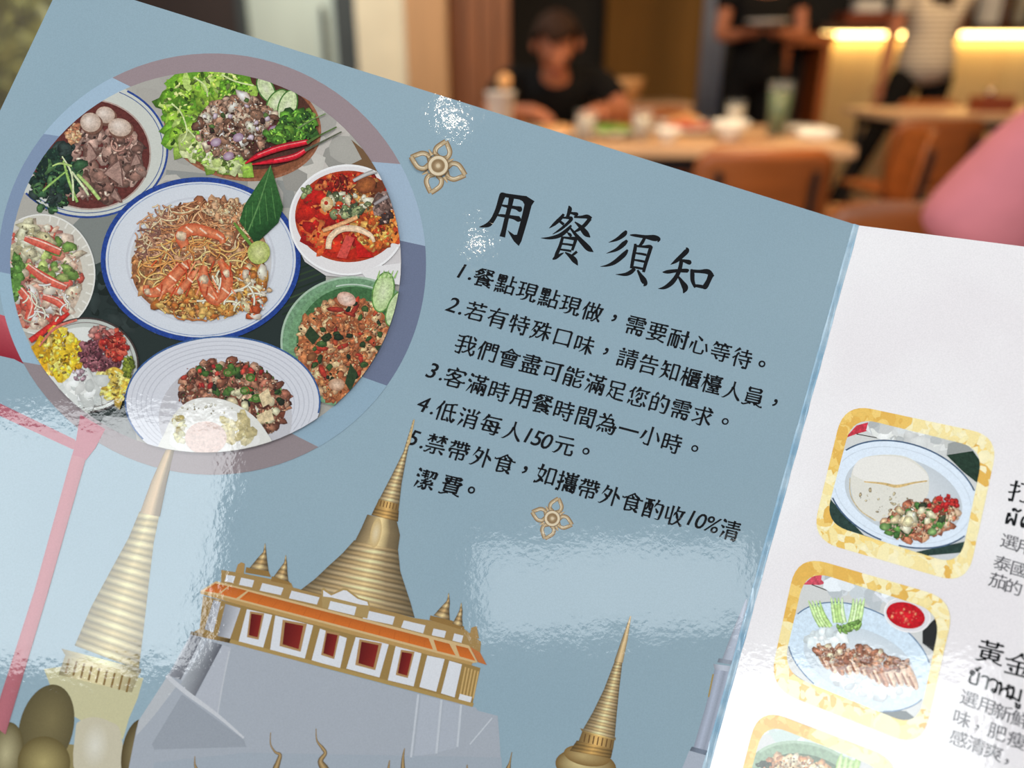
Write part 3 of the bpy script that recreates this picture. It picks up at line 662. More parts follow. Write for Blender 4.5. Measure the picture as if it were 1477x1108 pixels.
# sweet bowl in glass
d = Art(LEFT, PH)
d.disc(124, 527, 77, 69, (206, 208, 202), (176, 180, 172)); d.disc(122, 532, 70, 60, (232, 233, 228), (214, 216, 210)); d.ring(124, 527, 77, 69, 2.6, (70, 58, 56)); d.ring(124, 527, 70, 62, 1.2, (130, 120, 116))
d.scatter(86, 512, 34, 34, 70, [(242, 196, 50), (248, 212, 86), (226, 172, 36), (240, 204, 110)], 5, 10, rng, shade=0.15)
d.scatter(148, 512, 30, 26, 110, [(120, 66, 74), (96, 50, 60), (150, 96, 102), (134, 80, 90)], 3, 6, rng); d.scatter(166, 500, 18, 20, 34, [(178, 54, 44), (200, 90, 70), (150, 40, 36)], 3.5, 7, rng); d.scatter(148, 482, 16, 8, 10, [(170, 90, 84), (196, 140, 130)], 3, 6, rng)
d.scatter(165, 556, 30, 22, 54, [(238, 206, 96), (246, 222, 136), (222, 182, 70)], 4, 8, rng, shade=0.15); d.scatter(186, 530, 7, 16, 14, [(130, 140, 50), (96, 110, 40)], 3, 5, rng)
d.scatter(120, 562, 36, 22, 40, [(240, 240, 236), (226, 228, 224), (214, 218, 214)], 5, 11, rng, shade=0.06); d.scatter(116, 540, 12, 8, 10, [(170, 140, 150), (200, 180, 186)], 2, 4, rng)
d.stroke([(58, 500, 2), (80, 474, 4), (112, 462, 3)], (214, 120, 104), None, 4)
sweet_bowl = d

# basil pork and fried egg, bottom
d = Art(LEFT, PH)
d.disc(322, 580, 141, 95, (222, 222, 230), (206, 208, 216)); d.ring(322, 580, 141, 95, 2.4, (62, 96, 150))
for i in range(5): d.ring(322, 580 + i, 132 - i * 7, 88 - i * 5, 1.4, (196, 197, 206))
d.disc(326, 604, 96, 82, (206, 204, 208), (184, 182, 190)); 
PORK = [(164, 104, 84), (186, 134, 108), (132, 80, 62), (100, 60, 48), (172, 118, 92), (200, 156, 130)]
d.ellipse(338, 580, 76, 56, (120, 66, 50), 12, 40); d.scatter(338, 578, 80, 58, 300, PORK, 3.2, 7, rng, rot=14, shade=0.35)
d.scatter(338, 572, 74, 50, 50, [(64, 96, 44), (84, 120, 56), (44, 64, 36), (40, 44, 34)], 3, 6, rng); d.scatter(320, 548, 64, 26, 14, [(168, 46, 46), (184, 70, 58)], 2, 4, rng); d.scatter(360, 590, 40, 30, 16, [(226, 206, 168), (210, 184, 140)], 4, 8, rng)
for x, y in ((354, 564), (362, 545), (330, 538), (370, 575)): d.ring(x, y, 7, 6, 2.6, (74, 112, 46)); d.ellipse(x, y, 3.5, 3, (120, 150, 80), 0, 12)
for q in ([(374, 570), (388, 560), (394, 580), (380, 588)], [(370, 600), (392, 590), (396, 606), (376, 612)]): d.poly(q, (222, 200, 160))
d.poly(crom([(232, 656), (240, 622), (254, 596), (276, 578), (306, 574), (338, 582), (366, 600), (384, 622), (392, 642), (360, 656), (300, 668)], 5), (228, 226, 220))
d.poly(crom([(246, 640), (258, 606), (280, 588), (310, 584), (340, 596), (366, 618), (374, 640), (330, 650), (280, 654)], 5), (236, 234, 230))
d.scatter(342, 620, 22, 24, 26, [(216, 202, 148), (226, 214, 172), (206, 190, 140)], 3, 9, rng, shade=0.08); d.scatter(258, 622, 10, 24, 16, [(210, 204, 160), (180, 160, 90), (222, 216, 190)], 2, 6, rng, shade=0.1)
d.disc(298, 632, 30, 24, (232, 200, 190), (226, 214, 206), 0, 30); d.scatter(300, 590, 40, 8, 14, [(206, 200, 180), (190, 180, 150), (120, 110, 80)], 1, 2, rng)
egg_plate = d

# assemble as parts of the menu
temple = white_hill.build('temple_picture', menu); temple['label'] = 'printed white hill with golden temple'
terrace.build('terrace_wall', temple)
tower.build('golden_tower', temple); roof.build('orange_roof', temple); finials.build('hooked_finials', temple)
o = gilded_spire.build('gilded_spire_picture', menu); o['label'] = 'printed pale gold ribbed spire at the left edge'
sp.build('spire_tip', o)
o = gilded_spire_r.build('gilded_spire_picture', menu); o['label'] = 'printed gold ribbed spire near the fold'
o = pale_tower.build('pale_tower_picture', menu); o['label'] = 'printed pale stone tower beside the fold'
o = red_frame.build('red_beam_picture', menu); o['label'] = 'printed red timber post and beam'
medallion = table_print.build('round_food_picture', menu); medallion['label'] = 'round printed photograph of seven dishes'
colour_ring.build('colour_ring', medallion)
for art, nm in ((beef_bowl, 'beef_soup_bowl'), (salad_bowl, 'wooden_salad_bowl'), (prawn_plate, 'prawn_salad_plate'), (soup_bowl, 'red_soup_bowl'), (rice_plate, 'green_rice_plate'), (noodle_plate, 'noodle_plate'), (sweet_bowl, 'glass_dessert_bowl'), (egg_plate, 'egg_plate')):
    art.build(nm, medallion, INK_FOOD)

# gold flower ornaments
def flower(cx, cy, tips, s):
    f = Art(LEFT); G1, G2, G3 = (206, 182, 146), (150, 122, 88), (232, 214, 184)
    for i, (tx, ty) in enumerate(tips):
        dx, dy = tx - cx, ty - cy; L = math.hypot(dx, dy); ux, uy = dx / L, dy / L; vx, vy = -uy, ux
        q = lambda a, b: (cx + ux * a * L + vx * b * L, cy + uy * a * L + vy * b * L)
        for sgn in (1, -1):
            f.stroke([q(0.32, 0.05 * sgn), q(0.45, 0.25 * sgn), q(0.66, 0.27 * sgn), q(0.85, 0.14 * sgn), q(1.0, 0)], G2, 7.2 * s, 5)
            f.stroke([q(0.30, 0.04 * sgn), q(0.44, 0.24 * sgn), q(0.65, 0.26 * sgn), q(0.84, 0.13 * sgn), q(0.99, 0)], G1, 4.6 * s, 5, 0.0, mulc(G1, 0.9))
            f.stroke([q(0.42, 0.22 * sgn), q(0.63, 0.24 * sgn), q(0.82, 0.12 * sgn)], G3, 1.5 * s, 5)
        t2 = tips[(i + 1) % 4]; ex, ey = (tx + t2[0] - 2 * cx), (ty + t2[1] - 2 * cy); E = math.hypot(ex, ey); ex, ey = ex / E, ey / E
        for k in (-1, 0, 1):
            an = math.atan2(ey, ex) + k * 0.28
            f.stroke([(cx + math.cos(an) * L * 0.42, cy + math.sin(an) * L * 0.42, 6 * s), (cx + math.cos(an) * L * (0.66 if k == 0 else 0.58), cy + math.sin(an) * L * (0.66 if k == 0 else 0.58), 1.5 * s)], G1, None, 0, 0.1, G2)
    f.disc(cx, cy, 15.5 * s, 15.5 * s, G1, G2, 0, 30); f.ring(cx, cy, 14 * s, 14 * s, 4 * s, G3); f.ring(cx, cy, 9 * s, 9 * s, 2 * s, G2); f.disc(cx, cy, 7 * s, 7 * s, G1, G2, 0, 20); f.disc(cx, cy, 3.5 * s, 3.5 * s, G3, G1, 0, 14)
    return f
o = flower(632, 240, [(643, 204), (671, 252.5), (621.5, 278), (593, 227)], 1.0).build('flower_ornament', menu); o['label'] = 'gold four-petal flower above the heading'
o = flower(796.5, 748, [(805.5, 719), (825, 757), (786, 777), (767.6, 738.7)], 0.78).build('flower_ornament', menu); o['label'] = 'small gold four-petal flower under the notice'
# ------------------------------------------------------------------ writing
BLACK = (14, 13, 16)
hd = sub(LEFT, 3.6925, 660, 260)
def brush(*pts): hd.stroke([(p[0], p[1], p[2] * 1.28 if p[2] > 6 else p[2]) for p in pts], BLACK, None, 5)
# the four heading characters, stroke by stroke
hd.poly(crom([(230, 66), (262, 74), (247, 104), (222, 172), (192, 226), (166, 250), (114, 250), (150, 231), (178, 202), (202, 150), (216, 100)], 3), BLACK)
hd.poly([(230, 66), (345, 82), (366, 84), (410, 112), (394, 136), (380, 190), (364, 246), (340, 325), (326, 351), (300, 326), (276, 286), (266, 266), (284, 278), (302, 291), (316, 290), (330, 240), (344, 184), (356, 130), (346, 112), (328, 103), (236, 88)], BLACK)
brush((288, 86, 24), (280, 130, 20), (262, 200, 19), (248, 262, 20), (238, 302, 24))
brush((236, 134, 8), (262, 139, 12), (310, 147, 15), (334, 155, 24), (344, 157, 8)); brush((212, 186, 8), (240, 189, 13), (296, 198, 16), (326, 207, 24), (338, 206, 8))
# second
brush((592, 136, 4), (598, 152, 18), (592, 176, 15), (584, 200, 14)); brush((588, 172, 8), (612, 176, 11), (634, 182, 17), (642, 186, 6))
brush((566, 180, 10), (548, 204, 16), (520, 230, 15), (488, 256, 3)); brush((556, 200, 7), (584, 200, 11), (606, 204, 15), (590, 226, 13), (548, 262, 11), (506, 288, 3)); brush((528, 208, 5), (548, 222, 11), (566, 236, 12))
brush((620, 196, 8), (660, 196, 12), (690, 194, 18), (712, 206, 15)); brush((706, 204, 16), (676, 240, 16), (640, 266, 12), (612, 280, 3)); brush((624, 222, 6), (652, 246, 16), (684, 284, 24), (706, 304, 5))
brush((606, 240, 8), (580, 268, 16), (540, 296, 17), (490, 308, 12), (444, 308, 2)); brush((600, 254, 8), (634, 296, 15), (672, 338, 22), (700, 366, 22), (724, 382, 2))
brush((584, 278, 5), (598, 290, 13), (606, 300, 8)); brush((556, 304, 8), (590, 308, 11), (628, 312, 16), (638, 318, 8)); brush((630, 314, 14), (622, 340, 13), (610, 374, 11))
brush((560, 302, 12), (546, 350, 14), (528, 392, 15), (514, 420, 6)); brush((548, 338, 8), (580, 341, 9), (612, 346, 10)); brush((540, 368, 8), (572, 372, 9), (606, 378, 10))
brush((506, 422, 6), (522, 412, 15), (548, 396, 10), (566, 386, 3)); brush((572, 384, 6), (598, 402, 16), (624, 428, 22), (640, 454, 3)); brush((636, 380, 11), (616, 396, 10), (600, 404, 3))
# third
brush((898, 268, 8), (888, 286, 20), (850, 314, 14), (804, 332, 2)); brush((904, 320, 10), (884, 340, 20), (846, 370, 14), (792, 390, 2)); brush((906, 370, 8), (886, 396, 20), (838, 436, 18), (798, 454, 10), (760, 460, 2))
brush((918, 292, 5), (944, 294, 12), (1000, 302, 15), (1046, 308, 26), (1072, 314, 16), (1066, 330, 4)); brush((996, 308, 13), (982, 334, 14), (966, 352, 8))
brush((946, 338, 10), (946, 360, 15), (936, 410, 15), (926, 470, 14)); brush((950, 350, 9), (990, 354, 11), (1024, 354, 16), (1036, 362, 10)); brush((1030, 356, 16), (1016, 400, 15), (1000, 450, 15), (990, 490, 12))
brush((944, 388, 7), (976, 392, 10), (1006, 398, 10)); brush((936, 424, 7), (964, 428, 10), (996, 434, 10)); brush((928, 462, 8), (956, 466, 10), (986, 472, 10))
brush((944, 470, 14), (922, 490, 18), (892, 502, 14), (842, 502, 2)); brush((958, 478, 8), (974, 506, 16), (990, 532, 25), (1000, 552, 18), (990, 564, 4))
# fourth
brush((1218, 358, 4), (1222, 374, 20), (1196, 402, 20), (1164, 430, 16), (1134, 450, 2)); brush((1172, 424, 8), (1200, 428, 12), (1236, 438, 20), (1246, 440, 6))
brush((1092, 490, 5), (1120, 488, 16), (1170, 482, 14), (1222, 482, 17), (1232, 484, 6)); brush((1192, 430, 16), (1184, 470, 17), (1166, 512, 18), (1138, 548, 20), (1102, 572, 14), (1068, 578, 2))
brush((1176, 514, 8), (1196, 544, 18), (1212, 574, 26), (1202, 602, 4))
brush((1244, 474, 8), (1250, 496, 18), (1252, 536, 17), (1266, 572, 10)); brush((1248, 484, 14), (1290, 486, 14), (1334, 488, 22), (1362, 514, 12)); brush((1350, 502, 24), (1336, 536, 20), (1318, 568, 22), (1308, 578, 5)); brush((1258, 560, 10), (1284, 564, 14), (1316, 570, 15))
o = hd.build('heading_writing', menu); o['label'] = 'large black brush heading of four characters'

FC = {}
def glyph(ch):
    """the outline of one character as flat triangles, slightly lighter across and heavier down like brush regular script"""
    if ch in FC: return FC[ch]
    cu = bpy.data.curves.new('glyph', 'FONT'); cu.body = ch; cu.size = 1.0; cu.resolution_u = 3; cu.fill_mode = 'FRONT'
    ob = bpy.data.objects.new('glyph', cu); C.objects.link(ob)
    dg = bpy.context.evaluated_depsgraph_get(); me = bpy.data.meshes.new_from_object(ob.evaluated_get(dg))
    bpy.data.objects.remove(ob); bpy.data.curves.remove(cu)
    bm = bmesh.new(); bm.from_mesh(me); bpy.data.meshes.remove(me)
    bmesh.ops.remove_doubles(bm, verts=bm.verts[:], dist=1e-5)
    bm.verts.index_update(); nv = {}
    for f in bm.faces:
        sg = 1 if f.normal.z >= 0 else -1
        for lp in f.loops:
            e = lp.edge
            if len(e.link_faces) == 1:
                a, b_ = lp.vert.co, lp.link_loop_next.vert.co; d = (b_ - a)
                n = Vector((d.y, -d.x)) * sg
                if n.length > 1e-9:
                    n.normalize()
                    for v in e.verts: nv.setdefault(v.index, []).append(n)
    V = []
    for v in bm.verts:
        n = Vector((0, 0))
        for k in nv.get(v.index, []): n += k
        if n.length > 1e-6: n.normalize()
        V.append((v.co.x, v.co.y, n.x, n.y))
    F = [[v.index for v in f.verts] for f in bm.faces]
    bm.free()
    xs = [v[0] for v in V] or [0]; ys = [v[1] for v in V] or [0]
    FC[ch] = (V, F, min(xs), max(xs), min(ys), max(ys)); return FC[ch]
# centre lines of the brush strokes of each sign, in hundredths of its square
STROKES = {'ข':'20,44 12,42 10,50 18,55 25,50 21,38 14,28 14,6 20,0 38,0 44,6 44,56|26,66 33,72 37,66 31,63 44,82',
'า':'8,46 14,54 28,54 34,46 34,0',
'ว':'10,44 18,54 34,54 42,44 42,8 36,0 28,4 30,12 38,12',
'ห':'16,50 10,55 8,48 16,45 16,0|16,18 30,34 44,40 50,48 46,56 40,50 46,44|38,34 46,24 46,0',
'ม':'16,50 10,55 8,48 16,45 16,8 10,1 6,8 14,12 44,3|44,56 44,0|32,-10 39,-12 39,-26 50,-26 50,-8',
'ผ':'24,40 16,38 15,46 22,48|14,50 14,0 30,28 44,0 44,56|32,64 27,70 34,75 46,66 58,78',
'ด':'16,14 26,24 30,15 22,8 16,14 14,30 18,50 32,57 44,48 44,0',
'餐':'55,65 58,67 69,60|53,13 53,8|26,23 73,23|73,14 78,9|56,55 63,54 69,60|45,41 50,38 51,33|29,76 29,67|9,42 22,47 25,52|17,57 24,54 25,52|74,60 86,51|69,60 74,60|54,76 84,75 82,68 74,60|29,76 48,76|84,13 74,5 73,2|5,57 12,60 26,72|26,13 73,14|53,8 72,2 80,-3 88,-3|21,67 40,66 39,61 34,55 30,52 25,52|5,33 11,31 20,35 25,35 29,32 73,32|27,34 29,38 48,51 52,51 75,35 88,32 95,35|74,36 73,14|18,-3 51,-1|27,34 26,-2',
'點':'12,11 6,-8|20,13 23,-5|16,71 20,55|39,15 48,0|37,70 33,53|31,13 35,-3|71,58 94,58|56,0 88,0|27,47 44,48 43,77 10,77 10,48 27,47|5,21 48,22|71,82 71,32|8,35 46,35|26,77 27,22|56,-7 56,32 88,32 88,-7',
'現':'5,11 21,15 22,18|22,18 39,20|47,43 87,43|73,27 75,-4 91,-4 94,7|47,59 87,59|56,27 54,13 50,5 39,-3 29,-4|22,75 22,18|7,47 36,47|6,75 37,75|87,59 86,27 47,28 47,75 86,75 87,59',
'做':'55,35 55,6 33,6|54,-3 61,-3 73,11 77,12|66,48 62,46 61,39 55,35|17,52 12,51 4,36|77,12 92,-3|66,48 68,46 73,24 77,21|77,21 77,12|88,61 85,37 81,25 77,21|69,62 95,61|26,81 17,55 18,51 18,-7|55,35 33,35 33,-3|72,82 66,48|28,61 59,61|44,81 44,35',
'需':'17,44 39,44|48,32 47,19|62,18 62,-6|58,54 80,54|58,44 82,44|19,54 40,54|39,18 39,-6|14,76 85,76|7,32 92,32|11,50 11,65 88,65 89,50|49,76 49,40|18,-7 18,18 84,18 83,-4 76,-5 69,-2',
'要':'70,25 69,19 59,8 58,5|41,41 38,26|28,12 28,11 45,8 47,5|32,25 28,12|61,76 61,42|8,-5 38,-1 49,5 58,5 61,3 83,-4 89,-3|8,76 91,76|6,26 92,26|37,75 37,42|37,42 16,41 15,42 15,61 85,60 84,41 37,42',
'耐':'59,42 65,36 71,22|37,54 37,-2|5,75 54,75|28,74 25,52 25,-2|58,57 94,57|84,82 84,2 82,-4 80,-5 72,-5 66,-1|10,-7 11,54 50,53 50,1 48,-5 41,-4',
'心':'37,77 61,59|32,54 32,8 35,-2 38,-3 66,-3 72,1 74,17|17,45 9,11|80,48 92,13',
'等':'69,72 75,59|28,20 28,12|28,12 41,0|18,72 15,70 6,59|27,72 30,59|20,82 18,72|60,81 58,72|69,35 68,-4 52,-5|8,20 91,20|5,35 93,35|58,72 93,71|15,50 85,50|58,72 49,63 49,35|18,72 47,71',
'待':'42,20 48,18 55,6|6,31 15,40 21,42|29,82 7,60|64,82 64,48|39,67 88,67|35,29 93,29|78,47 78,-1 75,-5 64,-5 60,-2|30,60 21,44 22,-7|34,48 94,48',
'若':'7,10 22,21 28,22|28,22 28,0|31,26 81,25 82,0|28,0 82,0|44,58 42,46|32,82 32,59|38,45 37,39 28,22|6,46 92,46|67,82 67,59|8,70 92,70',
'有':'8,29 22,42 28,44|28,15 78,15|47,83 41,79 38,67|28,32 78,32|29,48 78,48 78,-1 74,-5 60,-4|7,67 92,67|35,66 34,60 28,46 28,-6',
'特':'25,30 37,32|6,23 24,27|46,22 53,18 60,7|79,49 79,-1 76,-5 65,-5|42,31 93,31|12,59 35,59|12,74 12,59 8,46 9,38|25,82 25,-7|45,69 89,69|67,82 67,49|41,49 94,49',
'殊':'42,37 63,37 67,33|70,34 91,5|67,33 61,28 55,19 41,5 32,5|16,35 29,28|18,55 36,55 36,47 34,35 32,30 29,28 29,22 25,14 16,2 11,-3 7,-1|53,77 52,63 45,51 43,48 36,48|51,62 89,62|68,81 68,-7|6,75 42,75|67,33 73,37 93,37|21,75 18,55 6,30',
'口':'16,6 83,6|16,-4 16,69 82,69 83,-4',
'味':'38,39 61,39 65,37|65,32 72,28 79,15 92,2|65,37 68,39 93,39|65,32 57,28 48,14 34,2|10,20 30,20 30,70 10,71 10,9|42,63 88,63|65,82 65,-6',
'請':'9,50 35,50|52,13 86,13|5,63 38,63|52,26 86,26|19,81 24,70|9,37 35,37|43,74 92,74|68,82 68,50|46,62 91,62|41,50 95,50|52,-7 52,38 85,38 86,37 85,-3 80,-5 73,-4|11,1 33,1 33,23 11,23 11,-6',
'告':'23,66 20,65 14,54|22,0 78,0|27,81 23,66|7,43 92,43|52,82 52,43|23,66 85,65|21,-8 22,26 77,26 78,-7',
'知':'27,25 32,23 47,5|58,6 86,6|18,82 16,67|16,67 14,65 8,52|16,67 46,67|6,39 49,39|28,66 27,25 18,7 8,-4|58,-4 58,72 86,71 86,-2',
'櫃':'80,16 80,12|55,25 88,25|94,76 41,76 41,-2 95,-2|80,12 92,5|19,40 15,38 5,12|55,32 88,32|48,7 52,5 63,12 63,16|20,44 28,40 32,32 32,25|47,48 95,48|71,65 71,48|71,65 55,65 55,57 86,57 87,64 85,65 71,65|6,59 33,59|21,82 19,40 21,38 21,-7|55,25 55,39 56,41 85,41 88,38 88,18 86,16 55,16 55,25',
'檯':'20,48 26,46 30,40 35,40 38,38|38,38 91,38 92,29|19,45 21,44 21,-7|55,29 52,20|47,47 83,47 85,55 82,57 45,57 44,55 44,48 52,47|32,-2 95,-2|35,74 94,74|64,82 64,65|5,61 33,61|39,65 88,65|42,19 64,18 81,21 86,17|21,82 20,46 15,42 5,14|77,30 78,21|38,38 38,31 39,30 87,30|64,18 64,-2|38,9 88,9',
'人':'49,52 45,49 44,41 34,19 18,2 12,-2 6,-2|49,81 49,52|49,52 52,51 58,33 67,18 82,2 91,-3',
'員':'18,36 82,36|18,24 82,24|33,11 33,4|58,2 65,5|65,11 65,5|65,5 87,-4 97,-3|22,76 77,76 77,61 23,60 22,76 27,76|2,-3 12,-5 32,4 42,4|82,24 81,11 19,11 18,12 18,47 19,48 80,48 82,48 82,24',
'我':'40,2 47,1 62,12 68,13|68,13 78,-2 82,-5 87,-5 92,2 92,11 90,17|74,79 88,63|3,25 10,22 30,25|30,28 51,30|89,40 84,38 73,22 68,21|59,81 62,39 65,23 68,21 68,13|5,73 15,71 30,73 43,78 51,76|7,50 92,50|30,73 30,-1 27,-5 15,-5 10,-1',
'們':'17,52 11,49 4,36|35,60 55,60|67,60 88,60|26,81 17,55 18,50 18,-7|35,44 55,45 55,74 35,75 35,-7|88,44 67,45 67,75 88,75 88,-3 85,-5 72,-5 66,-1',
'會':'35,66 36,63 65,63 65,66|25,10 75,10|72,48 65,43 63,39 64,32|49,52 49,32|25,-2 75,-2|32,47 35,41 35,32|16,58 16,54 19,52|52,78 67,65 87,58 96,59|4,58 16,58 34,65 47,78 52,78|25,-2 26,22 73,22 75,21 75,-2|19,52 19,32 80,33 80,51 78,52 19,52',
'盡':'58,34 62,24|78,35 88,24|39,18 39,-2|33,34 38,31 38,25|19,34 15,24|59,18 59,-2|20,18 20,-2|15,24 20,18|8,39 92,39|5,-3 94,-3|20,18 79,18 79,-2|49,82 49,40|5,63 94,63|16,75 79,75 79,52 15,52',
'可':'78,72 78,-1 75,-4 60,-5 56,-2|19,20 52,20 52,50 19,51 19,10|7,72 92,72',
'能':'13,30 42,30|24,81 14,66 12,60|58,64 67,65 83,72 89,70|58,18 68,19 88,28|35,76 40,68 41,62|41,62 44,61 45,55|12,60 41,62|13,15 42,15|58,35 58,-1 60,-3 65,-5 85,-5 89,-3 92,1 92,8 88,13|13,-7 13,45 42,44 42,-1 38,-5 31,-5 25,-1|58,82 58,47 61,44 86,43 91,48 89,58',
'滿':'48,20 40,6|48,20 51,18 55,8|10,79 24,70|21,29 22,25 9,-3|44,34 48,26 48,20|75,22 67,8 61,8|6,52 20,43|75,22 78,20 82,8|72,35 75,22|33,-7 33,42 88,42 88,-3 87,-5 77,-5|61,55 61,-6|29,71 93,71|46,82 46,57 48,55 75,55 75,82',
'足':'50,25 86,25|50,48 21,48 20,75 81,75 81,48 50,48|24,18 39,3 50,0 52,-2 92,-4|50,48 50,0|31,38 25,33 24,18 21,16 13,-1',
'您':'80,20 91,-1|44,27 58,11|65,62 64,32 55,30 50,33|29,19 30,0 35,-3 68,-3 72,-1 74,3 72,12|7,54 15,61 21,62|78,54 89,36|17,18 10,-1|54,55 48,52 38,36|54,82 48,80 47,72|47,72 34,58|88,71 83,58|30,81 21,65 22,28|47,72 90,71 95,74',
'的':'58,65 88,64 88,30 84,2 78,-3 65,-3 60,0|33,84 25,78 23,65|12,36 40,36|59,42 73,22|62,81 58,65 56,63 49,47|12,5 40,5 40,63 12,64 12,-5',
'求':'66,80 81,71 81,63|15,51 28,36|85,52 65,32|7,6 43,26 49,27|7,63 92,63|49,82 49,53 51,48 49,44 49,-1 45,-5 35,-5 28,-1|51,45 56,43 72,19 86,7 92,6',
'客':'26,19 73,18|42,65 38,56|43,82 48,81 51,72|8,43 17,43 27,50 32,51|46,36 54,36|38,56 69,55 68,50 57,41 54,36|32,51 46,36|26,-2 73,-2|38,56 33,55 32,51|26,25 26,-2|75,25 73,-2|5,21 26,25 45,33 46,36|11,58 12,71 52,72 88,71 88,58|54,36 56,32 75,25 89,23 97,26',
'時':'48,22 59,7|11,45 32,45|79,48 78,-4 65,-5 60,-1|39,31 93,31|43,68 90,68|66,82 66,49|38,49 94,49|11,15 32,15 32,73 11,74 11,5',
'用':'18,26 85,26|50,72 50,-5|18,50 85,50|8,-4 15,9 18,26 18,72 84,73 85,1 82,-4 68,-5 66,-1',
'間':'58,62 87,62|34,19 65,19|12,62 42,62|34,4 65,5 64,34 34,34 34,-3|12,48 41,48 42,75 12,76 12,-8|87,48 58,48 58,76 87,76 87,-1 84,-5 72,-5 68,0',
'為':'94,32 88,26|24,16 14,-5|59,83 52,79 48,63|32,72 30,63|37,15 40,-2|44,62 39,45|39,45 36,45 28,35 26,28|88,26 88,13 84,-2 79,-5 70,-5 64,0|67,19 73,6|49,17 53,14 57,1|23,82 32,72|7,16 18,25 25,28 88,26|9,63 73,63 72,45|39,45 81,45 79,27',
'小':'50,79 49,-2 48,-4 42,-5 32,-5 26,0|74,57 85,36 92,16|24,56 15,30 9,19 4,17',
'低':'41,-2 58,1|61,14 69,-5|18,52 13,50 5,38|26,83 28,77 21,63 18,54 20,50 20,-7|68,74 72,29 77,8 83,-2 87,-2 91,0 93,12|41,42 93,42|89,77 82,78 68,74 41,69 41,-2',
'消':'39,77 47,63|89,77 77,60|41,34 85,34|26,27 11,-4|64,82 64,52|41,16 85,16|7,53 23,43|11,79 27,69|41,-6 42,52 85,51 85,-3 81,-5 68,-3',
'每':'43,46 57,38 57,31|26,70 90,70|29,81 26,70|26,70 22,68 15,56 7,49|43,53 43,46|41,31 41,24 55,15 55,8|5,31 22,30|22,30 19,11 21,8 91,8|23,31 25,53 78,52 77,14 74,-2 70,-5 58,-5 54,-2|22,30 94,31',
'元':'15,72 83,72|62,44 62,-1 65,-3 88,-2 90,1 92,10 88,19|35,44 34,29 28,12 16,-1 12,-3 5,-2|8,44 92,44',
'禁':'69,11 89,-4|27,63 21,61 8,48|18,35 82,35|50,21 49,-4 45,-5 33,-4|27,63 34,62 43,54|27,70 44,70|5,-2 12,-2 25,10 32,12|8,70 25,70 26,68|71,82 71,43|51,70 68,70 90,48|47,48 53,49 74,70 91,70|27,82 27,44|7,21 92,21',
'帶':'25,80 24,62 22,57 14,50 8,50|75,80 76,52 79,51 89,52 92,58|11,26 11,41 88,41 88,27|40,80 40,52 59,53 59,80|6,68 93,68|49,41 49,-7|21,-1 22,25 78,25 78,2 66,1 60,4',
'外':'22,65 47,64 41,36 39,32 35,30|35,30 35,23 26,11 11,-2 2,-1|19,41 35,30|65,49 74,47 92,29|65,81 65,-6|26,81 22,65 8,38',
'食':'25,56 27,60 49,77 52,77 57,71 73,61 75,57|2,54 11,52 16,55 25,56|43,63 48,63 51,54|67,8 68,5 84,-4|25,38 74,38|46,16 61,9 67,8|75,57 88,53 95,54|74,25 79,20|25,24 74,25|79,20 67,8|25,54 74,53|25,56 25,-2 49,2 54,7|75,57 74,53 74,25',
'如':'32,18 32,15|56,5 88,5|5,-1 11,-4 16,-1 32,15|32,15 44,5|6,59 43,58 39,35 32,18|24,82 22,62 19,56 14,30 32,18|56,-4 57,69 88,68 88,-2',
'攜':'54,8 54,-2|51,12 54,8|54,8 72,8 73,7 72,-2 54,-2|71,22 71,18 83,10|34,49 42,52|19,34 26,35 31,41|6,28 18,31|45,58 91,57|42,52 43,30 93,30|43,39 88,39|48,68 42,52|57,22 57,17 44,9|5,60 28,60|43,48 88,48|40,79 40,68 48,68 87,68 88,79|18,82 18,-2 13,-5 6,-2|38,-7 39,22 88,22 88,-4 81,-5 76,-1|64,82 66,31',
'酌':'60,41 74,23|61,63 58,62 51,46|10,2 42,2|10,18 42,18|65,82 61,63|61,63 89,62 88,28 85,2 84,-2 80,-5 65,-4|21,76 22,43 16,30 10,30|32,76 31,37 34,32 42,32|6,76 47,76|10,-7 10,58 42,58 42,-5',
'收':'13,18 35,22|12,71 13,18|70,15 83,2 92,-3|70,21 70,15|42,-2 49,-3 55,1 70,15|54,50 50,48 45,36|54,50 57,48 67,22 70,21|84,60 78,32 73,22 70,21|57,61 93,61|35,80 35,-7|60,81 54,50',
'清':'11,79 25,70|39,10 82,10|6,52 21,43|39,24 82,24|24,27 11,-3|32,73 90,73|35,61 87,61|61,82 61,48|28,48 94,48|39,-7 39,36 82,35 82,-3 72,-5 65,0',
'潔':'8,80 20,69|88,74 86,50 84,48 77,48 72,52|56,30 55,26 47,23 45,19|58,18 57,-3 49,-4 43,0|72,74 70,60 65,51 60,46|6,52 17,45|78,30 83,21|25,-2 32,0 44,10|19,25 8,-4|71,10 90,-3|45,32 47,37 58,43|27,73 56,73|28,62 55,62|31,15 43,19 58,18 82,19 83,21|32,29 43,32 60,30 69,35 75,35|61,75 88,74|26,52 56,52|42,80 42,43',
'費':'35,8 35,3|22,31 78,31|32,52 38,55|65,8 65,4|65,4 86,-4 93,-4|32,52 28,44|89,53 87,45 79,45 78,41|22,20 78,20|38,55 89,53|8,40 28,44|3,-3 12,-5 35,3 42,3|38,75 38,55|22,42 22,9 23,8 77,8 78,10 78,41|61,75 61,42|11,75 83,75 82,65 18,65 17,54 31,54 32,52|28,44 31,42 61,42 78,41',
'黃':'33,11 33,4|65,11 65,4 87,-4 95,-4|20,24 80,24|6,49 93,49|5,-4 12,-5 33,4 40,4|49,38 80,37 80,12 20,11 21,38 49,38|10,73 89,73|31,82 32,60 67,60 68,82|49,49 49,11',
